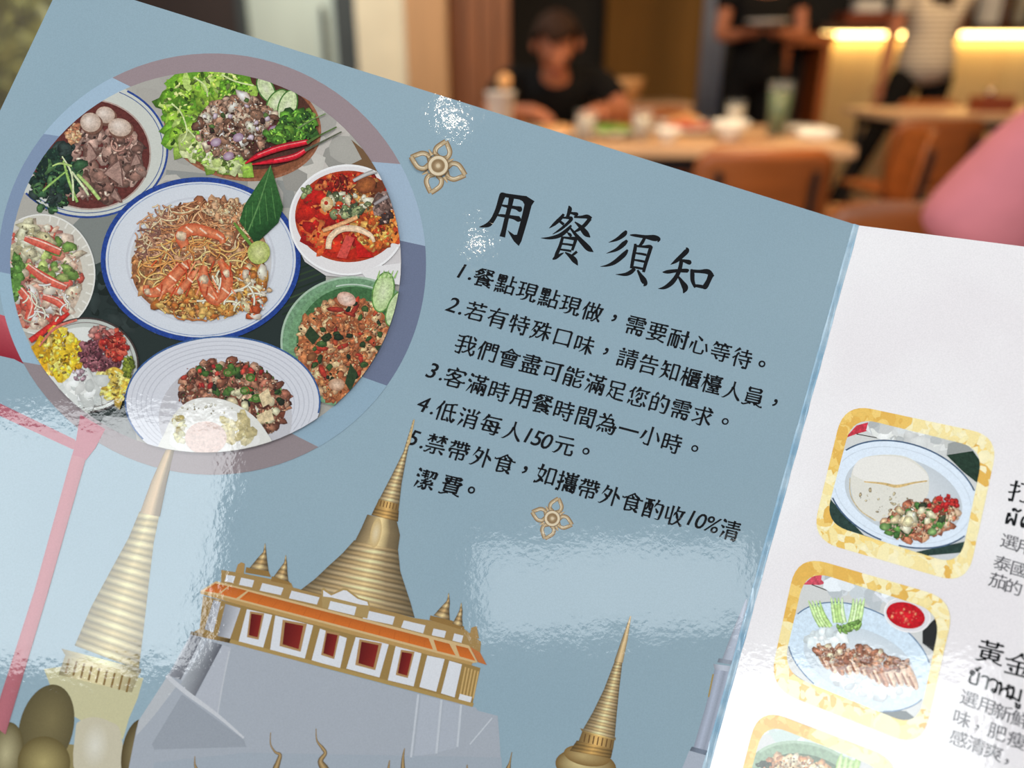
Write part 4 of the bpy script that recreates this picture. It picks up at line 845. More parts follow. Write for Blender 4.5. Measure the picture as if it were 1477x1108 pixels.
'金':'76,22 66,4|24,21 31,6|57,83 51,79 50,75|8,-2 91,-2|50,75 75,58 76,55 89,50 96,52|3,52 11,50 24,55 39,67 46,75 50,75|49,49 49,-2|12,29 86,29|24,55 26,50 49,49 72,50 76,55',
'打':'23,33 38,36 42,42|74,71 73,-1 72,-3 57,-4 50,0|5,28 22,31|5,60 39,60|42,72 94,72|23,82 23,0 22,-3 10,-4'}
def brush_sign(ch):
    """strokes of one sign as ribbons: thin rising level strokes with a pressed end, heavy uprights, tapering sweeps"""
    out = []
    for st in STROKES[ch].split('|'):
        P = [tuple(float(v) / 100 for v in q.split(',')) for q in st.split(' ')]
        if 0xe00 <= ord(ch) < 0xe80:
            out.append([(q[0], q[1], 0.098) for q in crom(P, 5, False)]); continue
        P = [(x, y + 0.10 * (x - 0.5)) for x, y in P]
        pieces, cur = [], [P[0]]
        for i in range(1, len(P)):
            cur.append(P[i])
            if i < len(P) - 1:
                a = math.atan2(P[i][1] - P[i - 1][1], P[i][0] - P[i - 1][0]); b_ = math.atan2(P[i + 1][1] - P[i][1], P[i + 1][0] - P[i][0])
                if abs((b_ - a + math.pi) % (2 * math.pi) - math.pi) > R(48): pieces.append((cur, False)); cur = [P[i]]
        pieces.append((cur, True))
        for k, (Q, last) in enumerate(pieces):
            if len(Q) < 2: continue
            dx, dy = Q[-1][0] - Q[0][0], Q[-1][1] - Q[0][1]
            if abs(dx) > abs(dy) and dx < 0 or abs(dx) <= abs(dy) and dy > 0: Q = Q[::-1]; dx, dy = -dx, -dy
            L = math.hypot(dx, dy) or 1e-6; first = k == 0
            if len(Q) == 2: Q = [Q[0], tuple(Q[0][d] * 0.5 + Q[1][d] * 0.5 for d in (0, 1)), Q[1]]
            Q = crom(Q, 5, False); m = len(Q); an = math.degrees(math.atan2(dy, dx)); W_ = []
            for i in range(m):
                t = i / (m - 1)
                if L < 0.16: w = 0.05 + 0.07 * math.sin(math.pi * min(1, 0.25 + t * 0.75))
                elif an > -22: w = 0.062 + 0.045 * max(0, (t - 0.72) / 0.28) - (0.05 * max(0, (t - 0.93) / 0.07)) + 0.016 * max(0, 1 - t / 0.12)
                elif an > -70: w = (0.05 + 0.085 * t) * (1 if t < 0.82 else max(0.12, 1 - (t - 0.82) / 0.18))
                elif an > -100: w = 0.100 - 0.020 * math.sin(math.pi * t) - 0.03 * max(0, (t - 0.85) / 0.15)
                else: w = 0.105 * (1 - t) ** 0.75 + 0.014
                W_.append(max(w * 1.12, 0.014))
            out.append([(q[0], q[1], w) for q, w in zip(Q, W_)])
    G, FA = [], []
    for S_ in out:
        m = len(S_); b0 = len(G)
        for i in range(m):
            a, b_ = S_[max(0, i - 1)], S_[min(m - 1, i + 1)]; dx, dy = b_[0] - a[0], b_[1] - a[1]; L = math.hypot(dx, dy) or 1
            h = S_[i][2] / 2; e = 0.012 if i == m - 1 else (-0.008 if i == 0 else 0)
            G += [(S_[i][0] - dy / L * h + dx / L * (e - 0.02 * (i == 0)), S_[i][1] + dx / L * h + dy / L * e, 0, 0), (S_[i][0] + dy / L * h + dx / L * e, S_[i][1] - dx / L * h + dy / L * e, 0, 0)]
        FA += [[b0 + 2 * i, b0 + 2 * i + 1, b0 + 2 * i + 3, b0 + 2 * i + 2] for i in range(m - 1)]
    xs = [v[0] for v in G]; ys = [v[1] for v in G]
    return G, FA, min(xs), max(xs), min(ys), max(ys)
def write(name, page, runs, col, size, parent, bold=(0.008, -0.008), rise=0.07, slant=0.0, latin=1.02, lay=40, seed=1, sx=1.0, kai=True):
    """runs = (text, centre of its first sign, centre of its last sign), in the photograph's frame; signs follow the page's own axes"""
    uv, pt = (uvL, ptL) if page is LEFT else (uvR, ptR)
    V, F = [], []; rg = random.Random(seed)
    for text, p0, p1 in runs:
        a, b_ = uv(p0), uv(p1); n = len(text)
        for i, ch in enumerate(text):
            t = i / (n - 1) if n > 1 else 0
            cu, cv = a[0] + (b_[0] - a[0]) * t, a[1] + (b_[1] - a[1]) * t
            cjk = ord(ch) > 0x2e80; thai = 0xe00 <= ord(ch) < 0xe80; bs = kai and ch in STROKES
            G, FA, x0, x1, y0, y1 = brush_sign(ch) if bs else glyph(ch)
            if ch in '，。': mx, my, s = (x0 + x1) / 2, (y0 + y1) / 2, size
            elif cjk: mx, my, s = (0.46 if x1 > 0.6 else (x0 + x1) / 2), (0.38 if y1 > 0.5 else (y0 + y1) / 2), size
            else: mx, my, s = (x0 + x1) / 2, (y0 + y1) / 2, size * latin
            if thai: mx, my, s = (x0 + x1) / 2, 0.27, size
            elif cjk and ch not in '，。': mx, my = (x0 + x1) / 2, ((y0 + y1) / 2 if ch != '一' else (y0 + y1) / 2)
            ri = rise if cjk and not bs else 0.0; sl = slant if cjk or thai else 0.20; bo = (0.012, 0.008) if not cjk and not thai else bold
            b0 = len(V)
            for x, y, nx, ny in G:
                wob = 0.9 + 0.35 * math.sin(9 * x + 5 * y + seed + i)
                x2, y2 = x + nx * bo[0] * wob - mx, y + ny * bo[1] * wob - my
                x3 = (x2 + sl * y2) * s * sx; y3 = (y2 + ri * x2) * s
                V.append(pt(cu + x3, cv + y3, lay * STEP))
            F += [[b0 + k for k in f] for f in FA]
    me = bpy.data.meshes.new(name); me.from_pydata([tuple(v) for v in V], [], F)
    bm = bmesh.new(); bm.from_mesh(me); nn = page.n
    for f in bm.faces:
        if f.normal.dot(nn) < 0: f.normal_flip()
    bm.to_mesh(me); bm.free()
    at = me.attributes.new('ink', 'FLOAT_COLOR', 'POINT')
    at.data.foreach_set('color', [*lin(col), 1.0] * len(V))
    me.materials.append(INK); o = bpy.data.objects.new(name, me); C.objects.link(o); o.parent = parent
    return o
PXM = D0 / FPX
S = 30.5 * PXM * 1.04
notice = [
    [('1', (666, 391), (666, 391)), ('.', (677, 402), (677, 402)), ('餐點現點現做', (698, 401), (854.4, 450)), ('，', (886, 459), (886, 459)), ('需要耐心等待', (917, 470), (1070, 517)), ('。', (1099, 525), (1099, 525))],
    [('2', (654, 440), (654, 440)), ('.', (663, 452), (663, 452)), ('若有特殊口味', (686, 449), (843, 497)), ('，', (874, 507), (874, 507)), ('請告知櫃檯人員', (905, 517), (1087, 573)), ('，', (1118, 581), (1118, 581))],
    [('我們會盡可能滿足您的需求', (672, 498), (1013, 600)), ('。', (1046, 608), (1046, 608))],
    [('3', (624, 535), (624, 535)), ('.', (635, 547), (635, 547)), ('客滿時用餐時間為一小時', (657, 545), (969, 639)), ('。', (1002, 647), (1002, 647))],
    [('4', (611, 583), (611, 583)), ('.', (622, 596), (622, 596)), ('低消每人', (644, 594), (740, 622)), ('150', (762, 628), (789, 637)), ('元', (814, 643), (814, 643)), ('。', (845, 651), (845, 651))],
    [('5', (597, 632), (597, 632)), ('.', (607, 645), (607, 645)), ('禁帶外食', (629, 641), (727, 669)), ('，', (757, 678), (757, 678)), ('如攜帶外食酌收', (787, 686), (973, 744)), ('10', (997, 747), (1011, 752)), ('%', (1028, 757), (1028, 757)), ('清', (1053, 765), (1053, 765))],
    [('潔費', (614, 692), (651, 701)), ('。', (680, 707), (680, 707))]]
for i, r_ in enumerate(notice):
    write('notice_writing', LEFT, r_, BLACK, S, menu, (0.014, 0.012), seed=i)

# ------------------------------------------------------------------ right page: framed dish pictures
def rquad(q, r):
    """four-cornered outline with rounded corners"""
    out = []
    for i in range(4):
        p, a, b_ = Vector(q[i]), Vector(q[i - 1]), Vector(q[(i + 1) % 4])
        s0 = p + (a - p).normalized() * r; s1 = p + (b_ - p).normalized() * r
        for k in range(9):
            t = k / 8; out.append(tuple(s0 * (1 - t) ** 2 + p * 2 * t * (1 - t) + s1 * t * t))
    return out
YEL = [(236, 200, 116), (230, 188, 98), (240, 220, 158), (244, 232, 190), (224, 176, 86), (242, 228, 176)]
def card(scale, ox, oy, outer, inner, r_o, r_i, seed):
    T = lambda p: (ox + p[0] / scale, oy + p[1] / scale)
    rg = random.Random(seed); O = rquad(outer, r_o); I = rquad(inner, r_i)
    fr = Art(RIGHT, [T(p) for p in O], T)
    fr.poly(O, (242, 212, 130))
    cx, cy = sum(p[0] for p in outer) / 4, sum(p[1] for p in outer) / 4
    for _ in range(700):
        k = rg.randrange(4); t = rg.random(); a, b_ = outer[k], outer[(k + 1) % 4]; d = rg.uniform(0.84, 1.0)
        x, y = a[0] + (b_[0] - a[0]) * t, a[1] + (b_[1] - a[1]) * t; x, y = cx + (x - cx) * d, cy + (y - cy) * d
        pal = YEL[:2] + YEL[4:5] if k == 3 and t > 0.5 or k == 0 and t < 0.4 else (YEL[2:4] + YEL[5:] if rg.random() < 0.7 else YEL)
        fr.blob(x, y, rg.uniform(8, 34), rg.choice(pal), rg, rg.uniform(1, 2.4), None, 9, 0.02)
    pic = Art(RIGHT, [T(p) for p in I], T)
    pic.poly(I, (204, 204, 202))
    return fr, pic, rg
def finish(fr, pic, frame_label, dish, dish_label):
    o = fr.build('framed_dish_picture', menu); o['label'] = frame_label
    pic.build(dish, o, INK_FOOD)
PALP = [(196, 130, 100), (214, 160, 126), (160, 96, 72), (180, 112, 84), (226, 186, 156), (140, 78, 60)]
# first card: egg, rice and basil pork
fr, p, rg = card(3.629, 1070, 560, [(535, 78), (1348, 252), (1178, 1030), (362, 792)], [(580, 148), (1268, 318), (1140, 930), (432, 706)], 150, 130, 3)
p.poly([(430, 560), (520, 330), (560, 300), (1000, 520), (1180, 800), (1180, 940), (420, 720)], (200, 202, 204))
p.poly([(540, 262), (600, 196), (700, 168), (724, 176), (690, 215), (600, 240)], (196, 56, 72)); p.poly([(700, 170), (800, 176), (868, 192), (800, 206), (722, 212)], (128, 146, 112)); p.stroke([(600, 240), (716, 262)], (60, 60, 50), 5, 0)
p.scatter(900, 230, 220, 60, 60, [(214, 214, 212), (196, 198, 198), (206, 206, 202)], 20, 50, rg, 12, shade=0.04)
p.poly([(1070, 350), (1210, 328), (1260, 400), (1262, 520), (1160, 440)], (36, 56, 44)); p.poly([(1080, 290), (1150, 270), (1210, 326), (1072, 348)], (150, 152, 150))
p.poly([(430, 540), (480, 600), (640, 770), (900, 860), (1180, 800), (1160, 860), (900, 884), (760, 850), (560, 790), (420, 700)], (42, 62, 56))
p.disc(846, 556, 408, 268, (222, 230, 240), (206, 218, 232), 19, 60); p.ring(846, 556, 408, 268, 8, (70, 92, 120), 19, 80); p.ring(842, 560, 372, 238, 5, (200, 210, 222), 19); p.disc(846, 566, 318, 196, (214, 216, 218), (190, 196, 202), 19, 50)
p.poly(crom([(570, 480), (610, 380), (720, 350), (860, 360), (960, 430), (980, 500), (960, 580), (860, 620), (760, 690), (690, 690), (600, 620)], 5), (216, 212, 202))
p.poly(crom([(580, 440), (620, 372), (740, 356), (860, 372), (960, 440), (970, 485), (900, 506), (800, 514), (690, 500), (610, 470)], 5), (226, 222, 216))
p.stroke([(640, 490, 6), (740, 500, 12), (810, 514, 16), (900, 496, 10), (970, 486, 8)], (206, 176, 120), None, 5); p.stroke([(566, 470, 5), (570, 560, 6), (620, 640, 6), (700, 694, 8)], (196, 178, 140), None, 5)
p.scatter(740, 590, 140, 70, 14, [(150, 136, 110), (180, 168, 140)], 5, 9, rg)
p.scatter(935, 690, 196, 92, 210, PALP, 12, 26, rg, -12, shade=0.3); p.scatter(935, 690, 190, 88, 34, [(96, 140, 70), (70, 110, 56), (60, 70, 50)], 10, 22, rg, -12); p.scatter(1050, 610, 80, 50, 14, [(190, 50, 44), (170, 40, 40)], 10, 18, rg); p.scatter(880, 680, 140, 60, 12, [(232, 214, 180), (222, 200, 160)], 16, 30, rg)
p.disc(748, 726, 28, 20, (150, 180, 110), (80, 120, 66), 0, 20); p.disc(996, 752, 24, 20, (160, 190, 120), (84, 124, 70), 0, 20)
finish(fr, p, 'gold framed picture of fried egg and basil pork on a white plate', 'egg_and_pork_plate', None)
# second card: sliced chicken on rice with a bowl of red sauce
fr, p, rg = card(3.378, 1070, 780, [(270, 66), (1042, 290), (876, 1010), (130, 716)], [(312, 138), (974, 350), (856, 910), (196, 640)], 150, 130, 4)
p.poly([(300, 214), (360, 160), (470, 152), (500, 170), (440, 200), (380, 216)], (206, 80, 96)); p.stroke([(340, 214), (456, 258)], (70, 66, 60), 5, 0); p.scatter(600, 220, 200, 60, 50, [(214, 218, 222), (200, 206, 210)], 20, 46, rg, 14, shade=0.03)
p.poly([(880, 440), (940, 380), (990, 400), (960, 560), (880, 500)], (40, 40, 40)); p.poly([(200, 560), (250, 650), (500, 800), (800, 830), (840, 860), (820, 900), (500, 790), (190, 660)], (96, 104, 106))
p.disc(574, 566, 376, 236, (214, 228, 240), (196, 214, 230), 26, 60); p.ring(574, 566, 376, 236, 6, (96, 124, 156), 26, 80); p.disc(572, 590, 282, 158, (224, 228, 232), (196, 206, 214), 20, 50)
p.scatter(640, 690, 190, 70, 130, [(234, 238, 240), (218, 224, 228), (226, 230, 232)], 12, 26, rg, 10, shade=0.07); p.scatter(420, 480, 100, 50, 50, [(232, 236, 236), (214, 222, 224)], 12, 24, rg, shade=0.07)
for i in range(13):
    x, y = 372 + i * 36, 500 + i * 9 + 14 * math.sin(i)
    c = rg.choice([(206, 168, 140), (190, 140, 112), (222, 190, 164)])
    p.stroke([(x, y, 18), (x + 16, y + 50, 40), (x + 40, y + 104, 34), (x + 50, y + 126, 10)], c, None, 4, 0.12); p.stroke([(x + 10, y + 60, 8), (x + 36, y + 116, 12)], (150, 96, 70), None, 0)
p.scatter(590, 575, 230, 44, 110, [(196, 146, 118), (168, 112, 86), (220, 184, 156), (150, 100, 80)], 8, 20, rg, 10, el=(1.2, 2.6), shade=0.3)
for x0, y0, x1, y1 in ((352, 300, 410, 420), (462, 286, 478, 400), (570, 290, 545, 420)):
    for k in (-1.5, -0.5, 0.5, 1.5): p.stroke([(x1 + k * 16, y1, 20), (x0 + k * 14 + (x1 - x0) * 0.4, y0 + 60, 22), (x0 + k * 18, y0 - 8, 5)], rg.choice([(206, 226, 170), (186, 212, 140), (220, 234, 196)]), None, 4, 0.08, (150, 186, 110))
p.scatter(520, 420, 60, 20, 14, [(140, 176, 96), (120, 160, 84)], 8, 18, rg)
p.disc(806, 362, 116, 84, (226, 222, 224), (206, 202, 208), 16, 44); p.ring(806, 362, 116, 84, 6, (236, 232, 232), 16); p.disc(798, 364, 96, 62, (214, 30, 42), (184, 16, 30), 16, 40); p.scatter(800, 370, 70, 40, 14, [(230, 80, 70), (236, 120, 90)], 4, 8, rg); p.stroke([(620, 226, 6), (660, 262, 12), (712, 300, 18)], (224, 226, 232), None, 4)
finish(fr, p, 'gold framed picture of sliced meat on rice with red sauce', 'sliced_meat_plate', None)
# third card, cut by the lower edge of the photograph: rice on a green plate
fr, p, rg = card(3.378, 1070, 780, [(82, 812), (770, 1075), (640, 1800), (-90, 1480)], [(110, 884), (704, 1120), (590, 1700), (-30, 1400)], 140, 120, 6)
p.scatter(300, 950, 260, 50, 60, [(204, 216, 212), (190, 204, 198), (214, 222, 220)], 20, 46, rg, 18, shade=0.03); p.stroke([(170, 905), (246, 938)], (70, 66, 60), 5, 0)
p.disc(330, 1220, 330, 230, (150, 174, 146), (128, 156, 128), 22, 60); p.ring(330, 1220, 330, 230, 14, (166, 188, 164), 22, 80); p.disc(330, 1230, 268, 180, (120, 140, 110), (90, 112, 88), 22, 50)
p.scatter(290, 1180, 190, 120, 230, [(226, 184, 144), (210, 156, 112), (236, 206, 172), (190, 130, 90)], 12, 24, rg, 16, shade=0.22); p.scatter(110, 1090, 30, 16, 10, [(40, 56, 40), (60, 80, 56)], 8, 16, rg)
for k in (-1.5, -0.5, 0.5, 1.5): p.stroke([(510 + k * 26, 1130, 30), (520 + k * 28, 1080, 32), (534 + k * 32, 1036, 6)], rg.choice([(196, 220, 160), (180, 206, 140)]), None, 4, 0.08, (150, 186, 110))
finish(fr, p, 'gold framed picture of rice on a green plate, lowest on the page', 'green_plate', None)
# writing of the right page, as far as the photograph shows it
GREY = (86, 84, 88); SR = 32 * PXM * 0.86; BK = (26, 25, 28)
P4 = lambda x, y: (1070 + x / 3.378, 780 + y / 3.378)
write('dish_title', RIGHT, [('打', (1473, 711), (1473, 711))], BK, SR * 1.12, menu, (0.02, 0.004))
write('dish_title', RIGHT, [('黃金', P4(1212, 546), P4(1350, 605))], BK, SR * 1.12, menu, (0.024, 0.006))
write('thai_dish_name', RIGHT, [('ผ', (1461, 749), (1461, 749)), ('ด', (1479, 755), (1479, 755))], BK, SR * 1.04, menu)
write('thai_dish_name', RIGHT, [('ข', P4(1130, 668), P4(1130, 668)), ('า', P4(1180, 690), P4(1180, 690)), ('ว', P4(1222, 706), P4(1222, 706)), ('ห', P4(1276, 728), P4(1276, 728)), ('ม', P4(1336, 750), P4(1336, 750))], BK, SR * 0.98, menu)
g = write('dish_description', RIGHT, [('選用', (1456, 782), (1478, 790)), ('泰國', (1446, 813), (1470, 822)), ('茄的', (1439, 838), (1462, 847))], GREY, SR * 0.75, menu, (0.006, 0.0), 0.0, kai=False)
g = write('dish_description', RIGHT, [('選用新鮮', P4(1108, 772), P4(1358, 872)), ('味', P4(1074, 868), P4(1074, 868)), ('，', P4(1146, 910), P4(1146, 910)), ('肥瘦', P4(1244, 934), P4(1340, 972)), ('感清爽', P4(1058, 965), P4(1226, 1030)), ('，', P4(1290, 1078), P4(1290, 1078))], GREY, SR * 0.75, menu, (0.006, 0.0), 0.0, kai=False)
# ------------------------------------------------------------------ the room behind the menu
def W(px, py, Y):
    """the point of the room seen at (px, py) on the upright plane at distance Y"""
    d = c2w(ray(px, py)); return CAM + d * (Y / d.y)
def X(px, Y, py=100): return W(px, py, Y).x
def mesh_obj(name, bm, mats, parent=None, smooth=False):
    me = bpy.data.meshes.new(name); bmesh.ops.recalc_face_normals(bm, faces=bm.faces[:]); bm.to_mesh(me); bm.free()
    if smooth:
        for p in me.polygons: p.use_smooth = True
    for m in (mats if isinstance(mats, (list, tuple)) else [mats]): me.materials.append(m)
    o = bpy.data.objects.new(name, me); C.objects.link(o); o.parent = parent; return o
def box(bm, x0, y0, z0, x1, y1, z1, bev=0.0, mi=0):
    r = bmesh.ops.create_cube(bm, size=1.0); v = r['verts']
    bmesh.ops.scale(bm, vec=(x1 - x0, y1 - y0, z1 - z0), verts=v); bmesh.ops.translate(bm, vec=((x0 + x1) / 2, (y0 + y1) / 2, (z0 + z1) / 2), verts=v)
    fs = {f for q in v for f in q.link_faces}
    for f in fs: f.material_index = mi
    if bev:
        es = list({e for q in v for e in q.link_edges})
        r = bmesh.ops.bevel(bm, geom=es, offset=bev, segments=2, affect='EDGES', profile=0.7)
        for f in r['faces']: f.material_index = mi
def bobj(name, x0, y0, z0, x1, y1, z1, m, parent=None, bev=0.0):
    bm = bmesh.new(); box(bm, x0, y0, z0, x1, y1, z1, bev); return mesh_obj(name, bm, m, parent)
def struct(name, x0, y0, z0, x1, y1, z1, m, bev=0.0):
    return tag(bobj(name, x0, y0, z0, x1, y1, z1, m, None, bev), kind='structure')
def tube(bm, pts, r, n=10, r2=None, cap=True):
    pts = [Vector(p) for p in pts]; rings = []; m = len(pts)
    for i, p in enumerate(pts):
        d = (pts[min(m - 1, i + 1)] - pts[max(0, i - 1)]).normalized()
        a = d.orthogonal().normalized() if i == 0 else (rings_a - d * rings_a.dot(d)).normalized()
        rings_a = a; b_ = d.cross(a); rr = r if r2 is None else r + (r2 - r) * i / (m - 1)
        rings.append([bm.verts.new(p + (a * math.cos(2 * math.pi * k / n) + b_ * math.sin(2 * math.pi * k / n)) * rr) for k in range(n)])
    for i in range(m - 1):
        for k in range(n): bm.faces.new((rings[i][k], rings[i][(k + 1) % n], rings[i + 1][(k + 1) % n], rings[i + 1][k]))
    if cap: bm.faces.new(rings[0][::-1]); bm.faces.new(rings[-1])
def lathe(bm, prof, n=28, sx=1.0, sy=1.0, off=(0, 0, 0)):
    rings = []
    for r, z in prof:
        if r < 1e-5: rings.append([bm.verts.new((off[0], off[1], z + off[2]))])
        else: rings.append([bm.verts.new((off[0] + r * sx * math.cos(2 * math.pi * k / n), off[1] + r * sy * math.sin(2 * math.pi * k / n), z + off[2])) for k in range(n)])
    for A, B in zip(rings, rings[1:]):
        for k in range(n):
            q = [A[k % len(A)], A[(k + 1) % len(A)], B[(k + 1) % len(B)], B[k % len(B)]]; q = list(dict.fromkeys(q))
            if len(q) > 2: bm.faces.new(q)
def lump(bm, c, r, rng, sq=(1, 1, 1), sub=2, amp=0.25):
    r_ = bmesh.ops.create_icosphere(bm, subdivisions=sub, radius=1.0)
    for v in r_['verts']:
        k = 1 + rng.uniform(-amp, amp); v.co = Vector((v.co.x * r * sq[0] * k, v.co.y * r * sq[1] * k, v.co.z * r * sq[2] * k)) + Vector(c)

M_FLOOR = mat('warm_floor_tiles', (150, 112, 86), 0.35, 0.25, 3)
M_DARK = mat('dark_brown_panel', (40, 26, 20), 0.6, 0.25, 6, (1, 1, 0.2))
M_BLACKWALL = mat('black_panel', (16, 12, 10), 0.6, 0.2, 6)
M_WOODWALL = mat('red_brown_wood', (128, 74, 32), 0.5, 0.28, 9, (3, 3, 0.25))
M_TANPOST = mat('tan_wood', (178, 136, 92), 0.5, 0.1, 9, (3, 3, 0.25))
M_CREAM = mat('cream_plaster', (214, 206, 180), 0.7, 0.06, 4)
M_FROST = mat('frosted_grey_green_panel', (190, 204, 192), 0.35, 0.1, 3, (1, 1, 0.4))
M_FRAME = mat('dark_window_frame', (44, 50, 48), 0.45, 0.1, 8)
M_OLIVE = mat('olive_fabric_panel', (150, 108, 48), 0.8, 0.1, 8, (4, 4, 0.2))
M_BLUEGREY = mat('blue_grey_curtain', (150, 156, 172), 0.8, 0.2, 12, (6, 6, 0.15))
M_CEIL = mat('ceiling_paint', (150, 130, 108), 0.8, 0.05, 4)
M_TABLE = mat('oak_table_top', (204, 166, 128), 0.4, 0.14, 7, (0.6, 5, 5))
M_CHAIR = mat('orange_brown_wood', (154, 86, 38), 0.42, 0.16, 8, (0.7, 4, 4))
M_METAL = mat('black_metal', (24, 20, 18), 0.45, 0.1, 30)
M_CHINA = mat('white_china', (226, 224, 216), 0.25, 0.03, 20)
M_COUNTER = mat('cream_counter_front', (214, 190, 142), 0.55, 0.06, 5, (6, 6, 0.3))
M_COUNTERTOP = mat('dark_wood_counter_top', (70, 44, 30), 0.45, 0.2, 9, (0.5, 4, 4))
M_LED = mat('warm_led_strip', (255, 214, 130), 0.5, 0.0, 4, emit=15.0)
M_GLASS = mat('clear_glass', (225, 232, 232), 0.04, 0.0, 4); M_GLASS.node_tree.nodes['Principled BSDF'].inputs['Alpha'].default_value = 0.07
M_SKIN = mat('skin', (168, 104, 74), 0.55, 0.06, 20)
M_HAIR = mat('dark_brown_hair', (44, 28, 20), 0.75, 0.3, 60, spec=0.15)
M_BLACKCLOTH = mat('black_cloth', (18, 17, 17), 0.9, 0.15, 40, spec=0.15)
M_PINK = mat('pink_cotton', (214, 126, 134), 0.85, 0.05, 25)
M_FOODG = mat('green_vegetables', (110, 150, 52), 0.6, 0.35, 60)
M_FOODR = mat('red_sauce_food', (176, 62, 36), 0.5, 0.35, 60)
M_FOODT = mat('tan_food', (214, 160, 104), 0.6, 0.3, 60)
M_TISSUE = mat('white_paper', (238, 236, 230), 0.8, 0.03, 20)
M_JUICE = mat('green_drink', (58, 84, 26), 0.3, 0.15, 30)
M_LEAF = mat('garden_leaves', (142, 140, 66), 0.6, 0.5, 14); M_LEAF2 = mat('olive_leaves', (122, 112, 60), 0.6, 0.5, 14)
M_STEM = mat('brown_stem', (84, 66, 48), 0.8, 0.2, 30)
M_SOIL = mat('garden_soil', (96, 84, 58), 0.9, 0.3, 5)
M_LIP = mat('lips', (160, 84, 76), 0.5, 0.05, 20); M_EYE = mat('dark_eye', (24, 18, 16), 0.2, 0.05, 20)
M_BOXWOOD = mat('red_brown_box', (132, 62, 34), 0.5, 0.2, 20, (1, 4, 4))
m, nt, b = newmat('grey_striped_jersey')
tc = nt.nodes.new('ShaderNodeTexCoord'); wv = nt.nodes.new('ShaderNodeTexWave'); wv.bands_direction = 'Z'; wv.inputs['Scale'].default_value = 11; wv.inputs['Distortion'].default_value = 0.4
ra = nt.nodes.new('ShaderNodeValToRGB'); ra.color_ramp.elements[0].color = lin((128, 118, 106)) + (1,); ra.color_ramp.elements[1].color = lin((200, 190, 174)) + (1,); ra.color_ramp.elements[0].position = 0.25; ra.color_ramp.elements[1].position = 0.5
nt.links.new(tc.outputs['Object'], wv.inputs['Vector']); nt.links.new(wv.outputs['Fac'], ra.inputs[0]); nt.links.new(ra.outputs[0], b.inputs['Base Color']); b.inputs['Roughness'].default_value = 0.85
M_STRIPE = m

# setting
YB = 6.9; YW = 4.5
struct('floor', -5.5, -2.6, -0.06, 6.6, 8.0, 0.0, M_FLOOR)
struct('ceiling', -5.5, 0.9, 2.72, 6.6, 4.62, 2.8, M_CEIL); struct('ceiling_back', X(736, 4.5) - 0.06, 4.62, 2.72, 6.6, 8.0, 2.8, M_CEIL)
struct('wall_back', X(735, YW), YB + 0.2, 0, 6.6, YB + 0.3, 2.72, M_BLACKWALL)
struct('wall_right', 6.5, 0.9, 0, 6.6, YB + 0.2, 2.72, M_DARK)
xs = [X(p, YW) for p in (195, 352, 490, 522, 592, 650, 736)]
struct('wall_left', xs[0], YW, 0, xs[1], YW + 0.12, 2.72, M_DARK)
struct('trim_1', xs[2], YW - 0.03, 0, xs[3], YW + 0.1, 2.72, M_FRAME)
struct('trim_2', xs[3], YW - 0.10, 0, xs[4], YW + 0.1, 2.72, M_CREAM, 0.01)
struct('trim_3', xs[4], YW - 0.16, 0, xs[5], YW + 0.1, 2.72, M_TANPOST, 0.01)
bm = bmesh.new(); box(bm, xs[5], YW, 0, xs[6], YW + 0.1, 2.72)
for i in range(4):
    x = xs[5] + (xs[6] - xs[5]) * (i + 0.12) / 4; box(bm, x, YW - 0.02, 0, x + (xs[6] - xs[5]) / 4 * 0.8, YW + 0.01, 2.7)
tag(mesh_obj('wall_front', bm, M_WOODWALL), kind='structure')
struct('wall_side', xs[6] - 0.06, YW + 0.1, 0, xs[6], YB + 0.2, 2.72, M_DARK)
d1 = struct('door_1', xs[1] + 0.02, YW + 0.02, 0.03, xs[2], YW + 0.07, 2.3, M_FROST)
bobj('door_frame', xs[1], YW - 0.01, 0, xs[1] + 0.05, YW + 0.09, 2.38, M_FRAME, d1); bobj('door_head', xs[1], YW - 0.01, 2.3, xs[2], YW + 0.09, 2.72, M_FRAME, d1)
bm = bmesh.new(); tube(bm, [(xs[2] - 0.06, YW - 0.03, 0.85), (xs[2] - 0.06, YW - 0.03, 1.25)], 0.012)
for z in (0.9, 1.2): tube(bm, [(xs[2] - 0.06, YW - 0.03, z), (xs[2] - 0.06, YW + 0.02, z)], 0.008)
mesh_obj('door_handle', bm, M_METAL, d1)
xl = X(-330, YW)
bm = bmesh.new()
box(bm, xl, YW, 0, xs[0], YW + 0.1, 0.10); box(bm, xl, YW, 2.5, xs[0], YW + 0.1, 2.72); box(bm, xs[0] - 0.06, YW, 0, xs[0], YW + 0.1, 2.72); box(bm, xl - 0.06, YW, 0, xl, YW + 0.1, 2.72)
w1 = tag(mesh_obj('window_1', bm, M_FRAME), kind='structure')
bobj('window_pane', xl, YW + 0.04, 0.10, xs[0] - 0.06, YW + 0.05, 2.5, M_GLASS, w1)
struct('ground', -9, YW + 0.13, -0.08, xs[0] - 0.4, 9.0, -0.01, M_SOIL)
struct('wall_garden', -9, 8.6, 0, xs[0] - 0.4, 8.8, 2.6, mat('garden_wall', (122, 112, 84), 0.9, 0.25, 2))
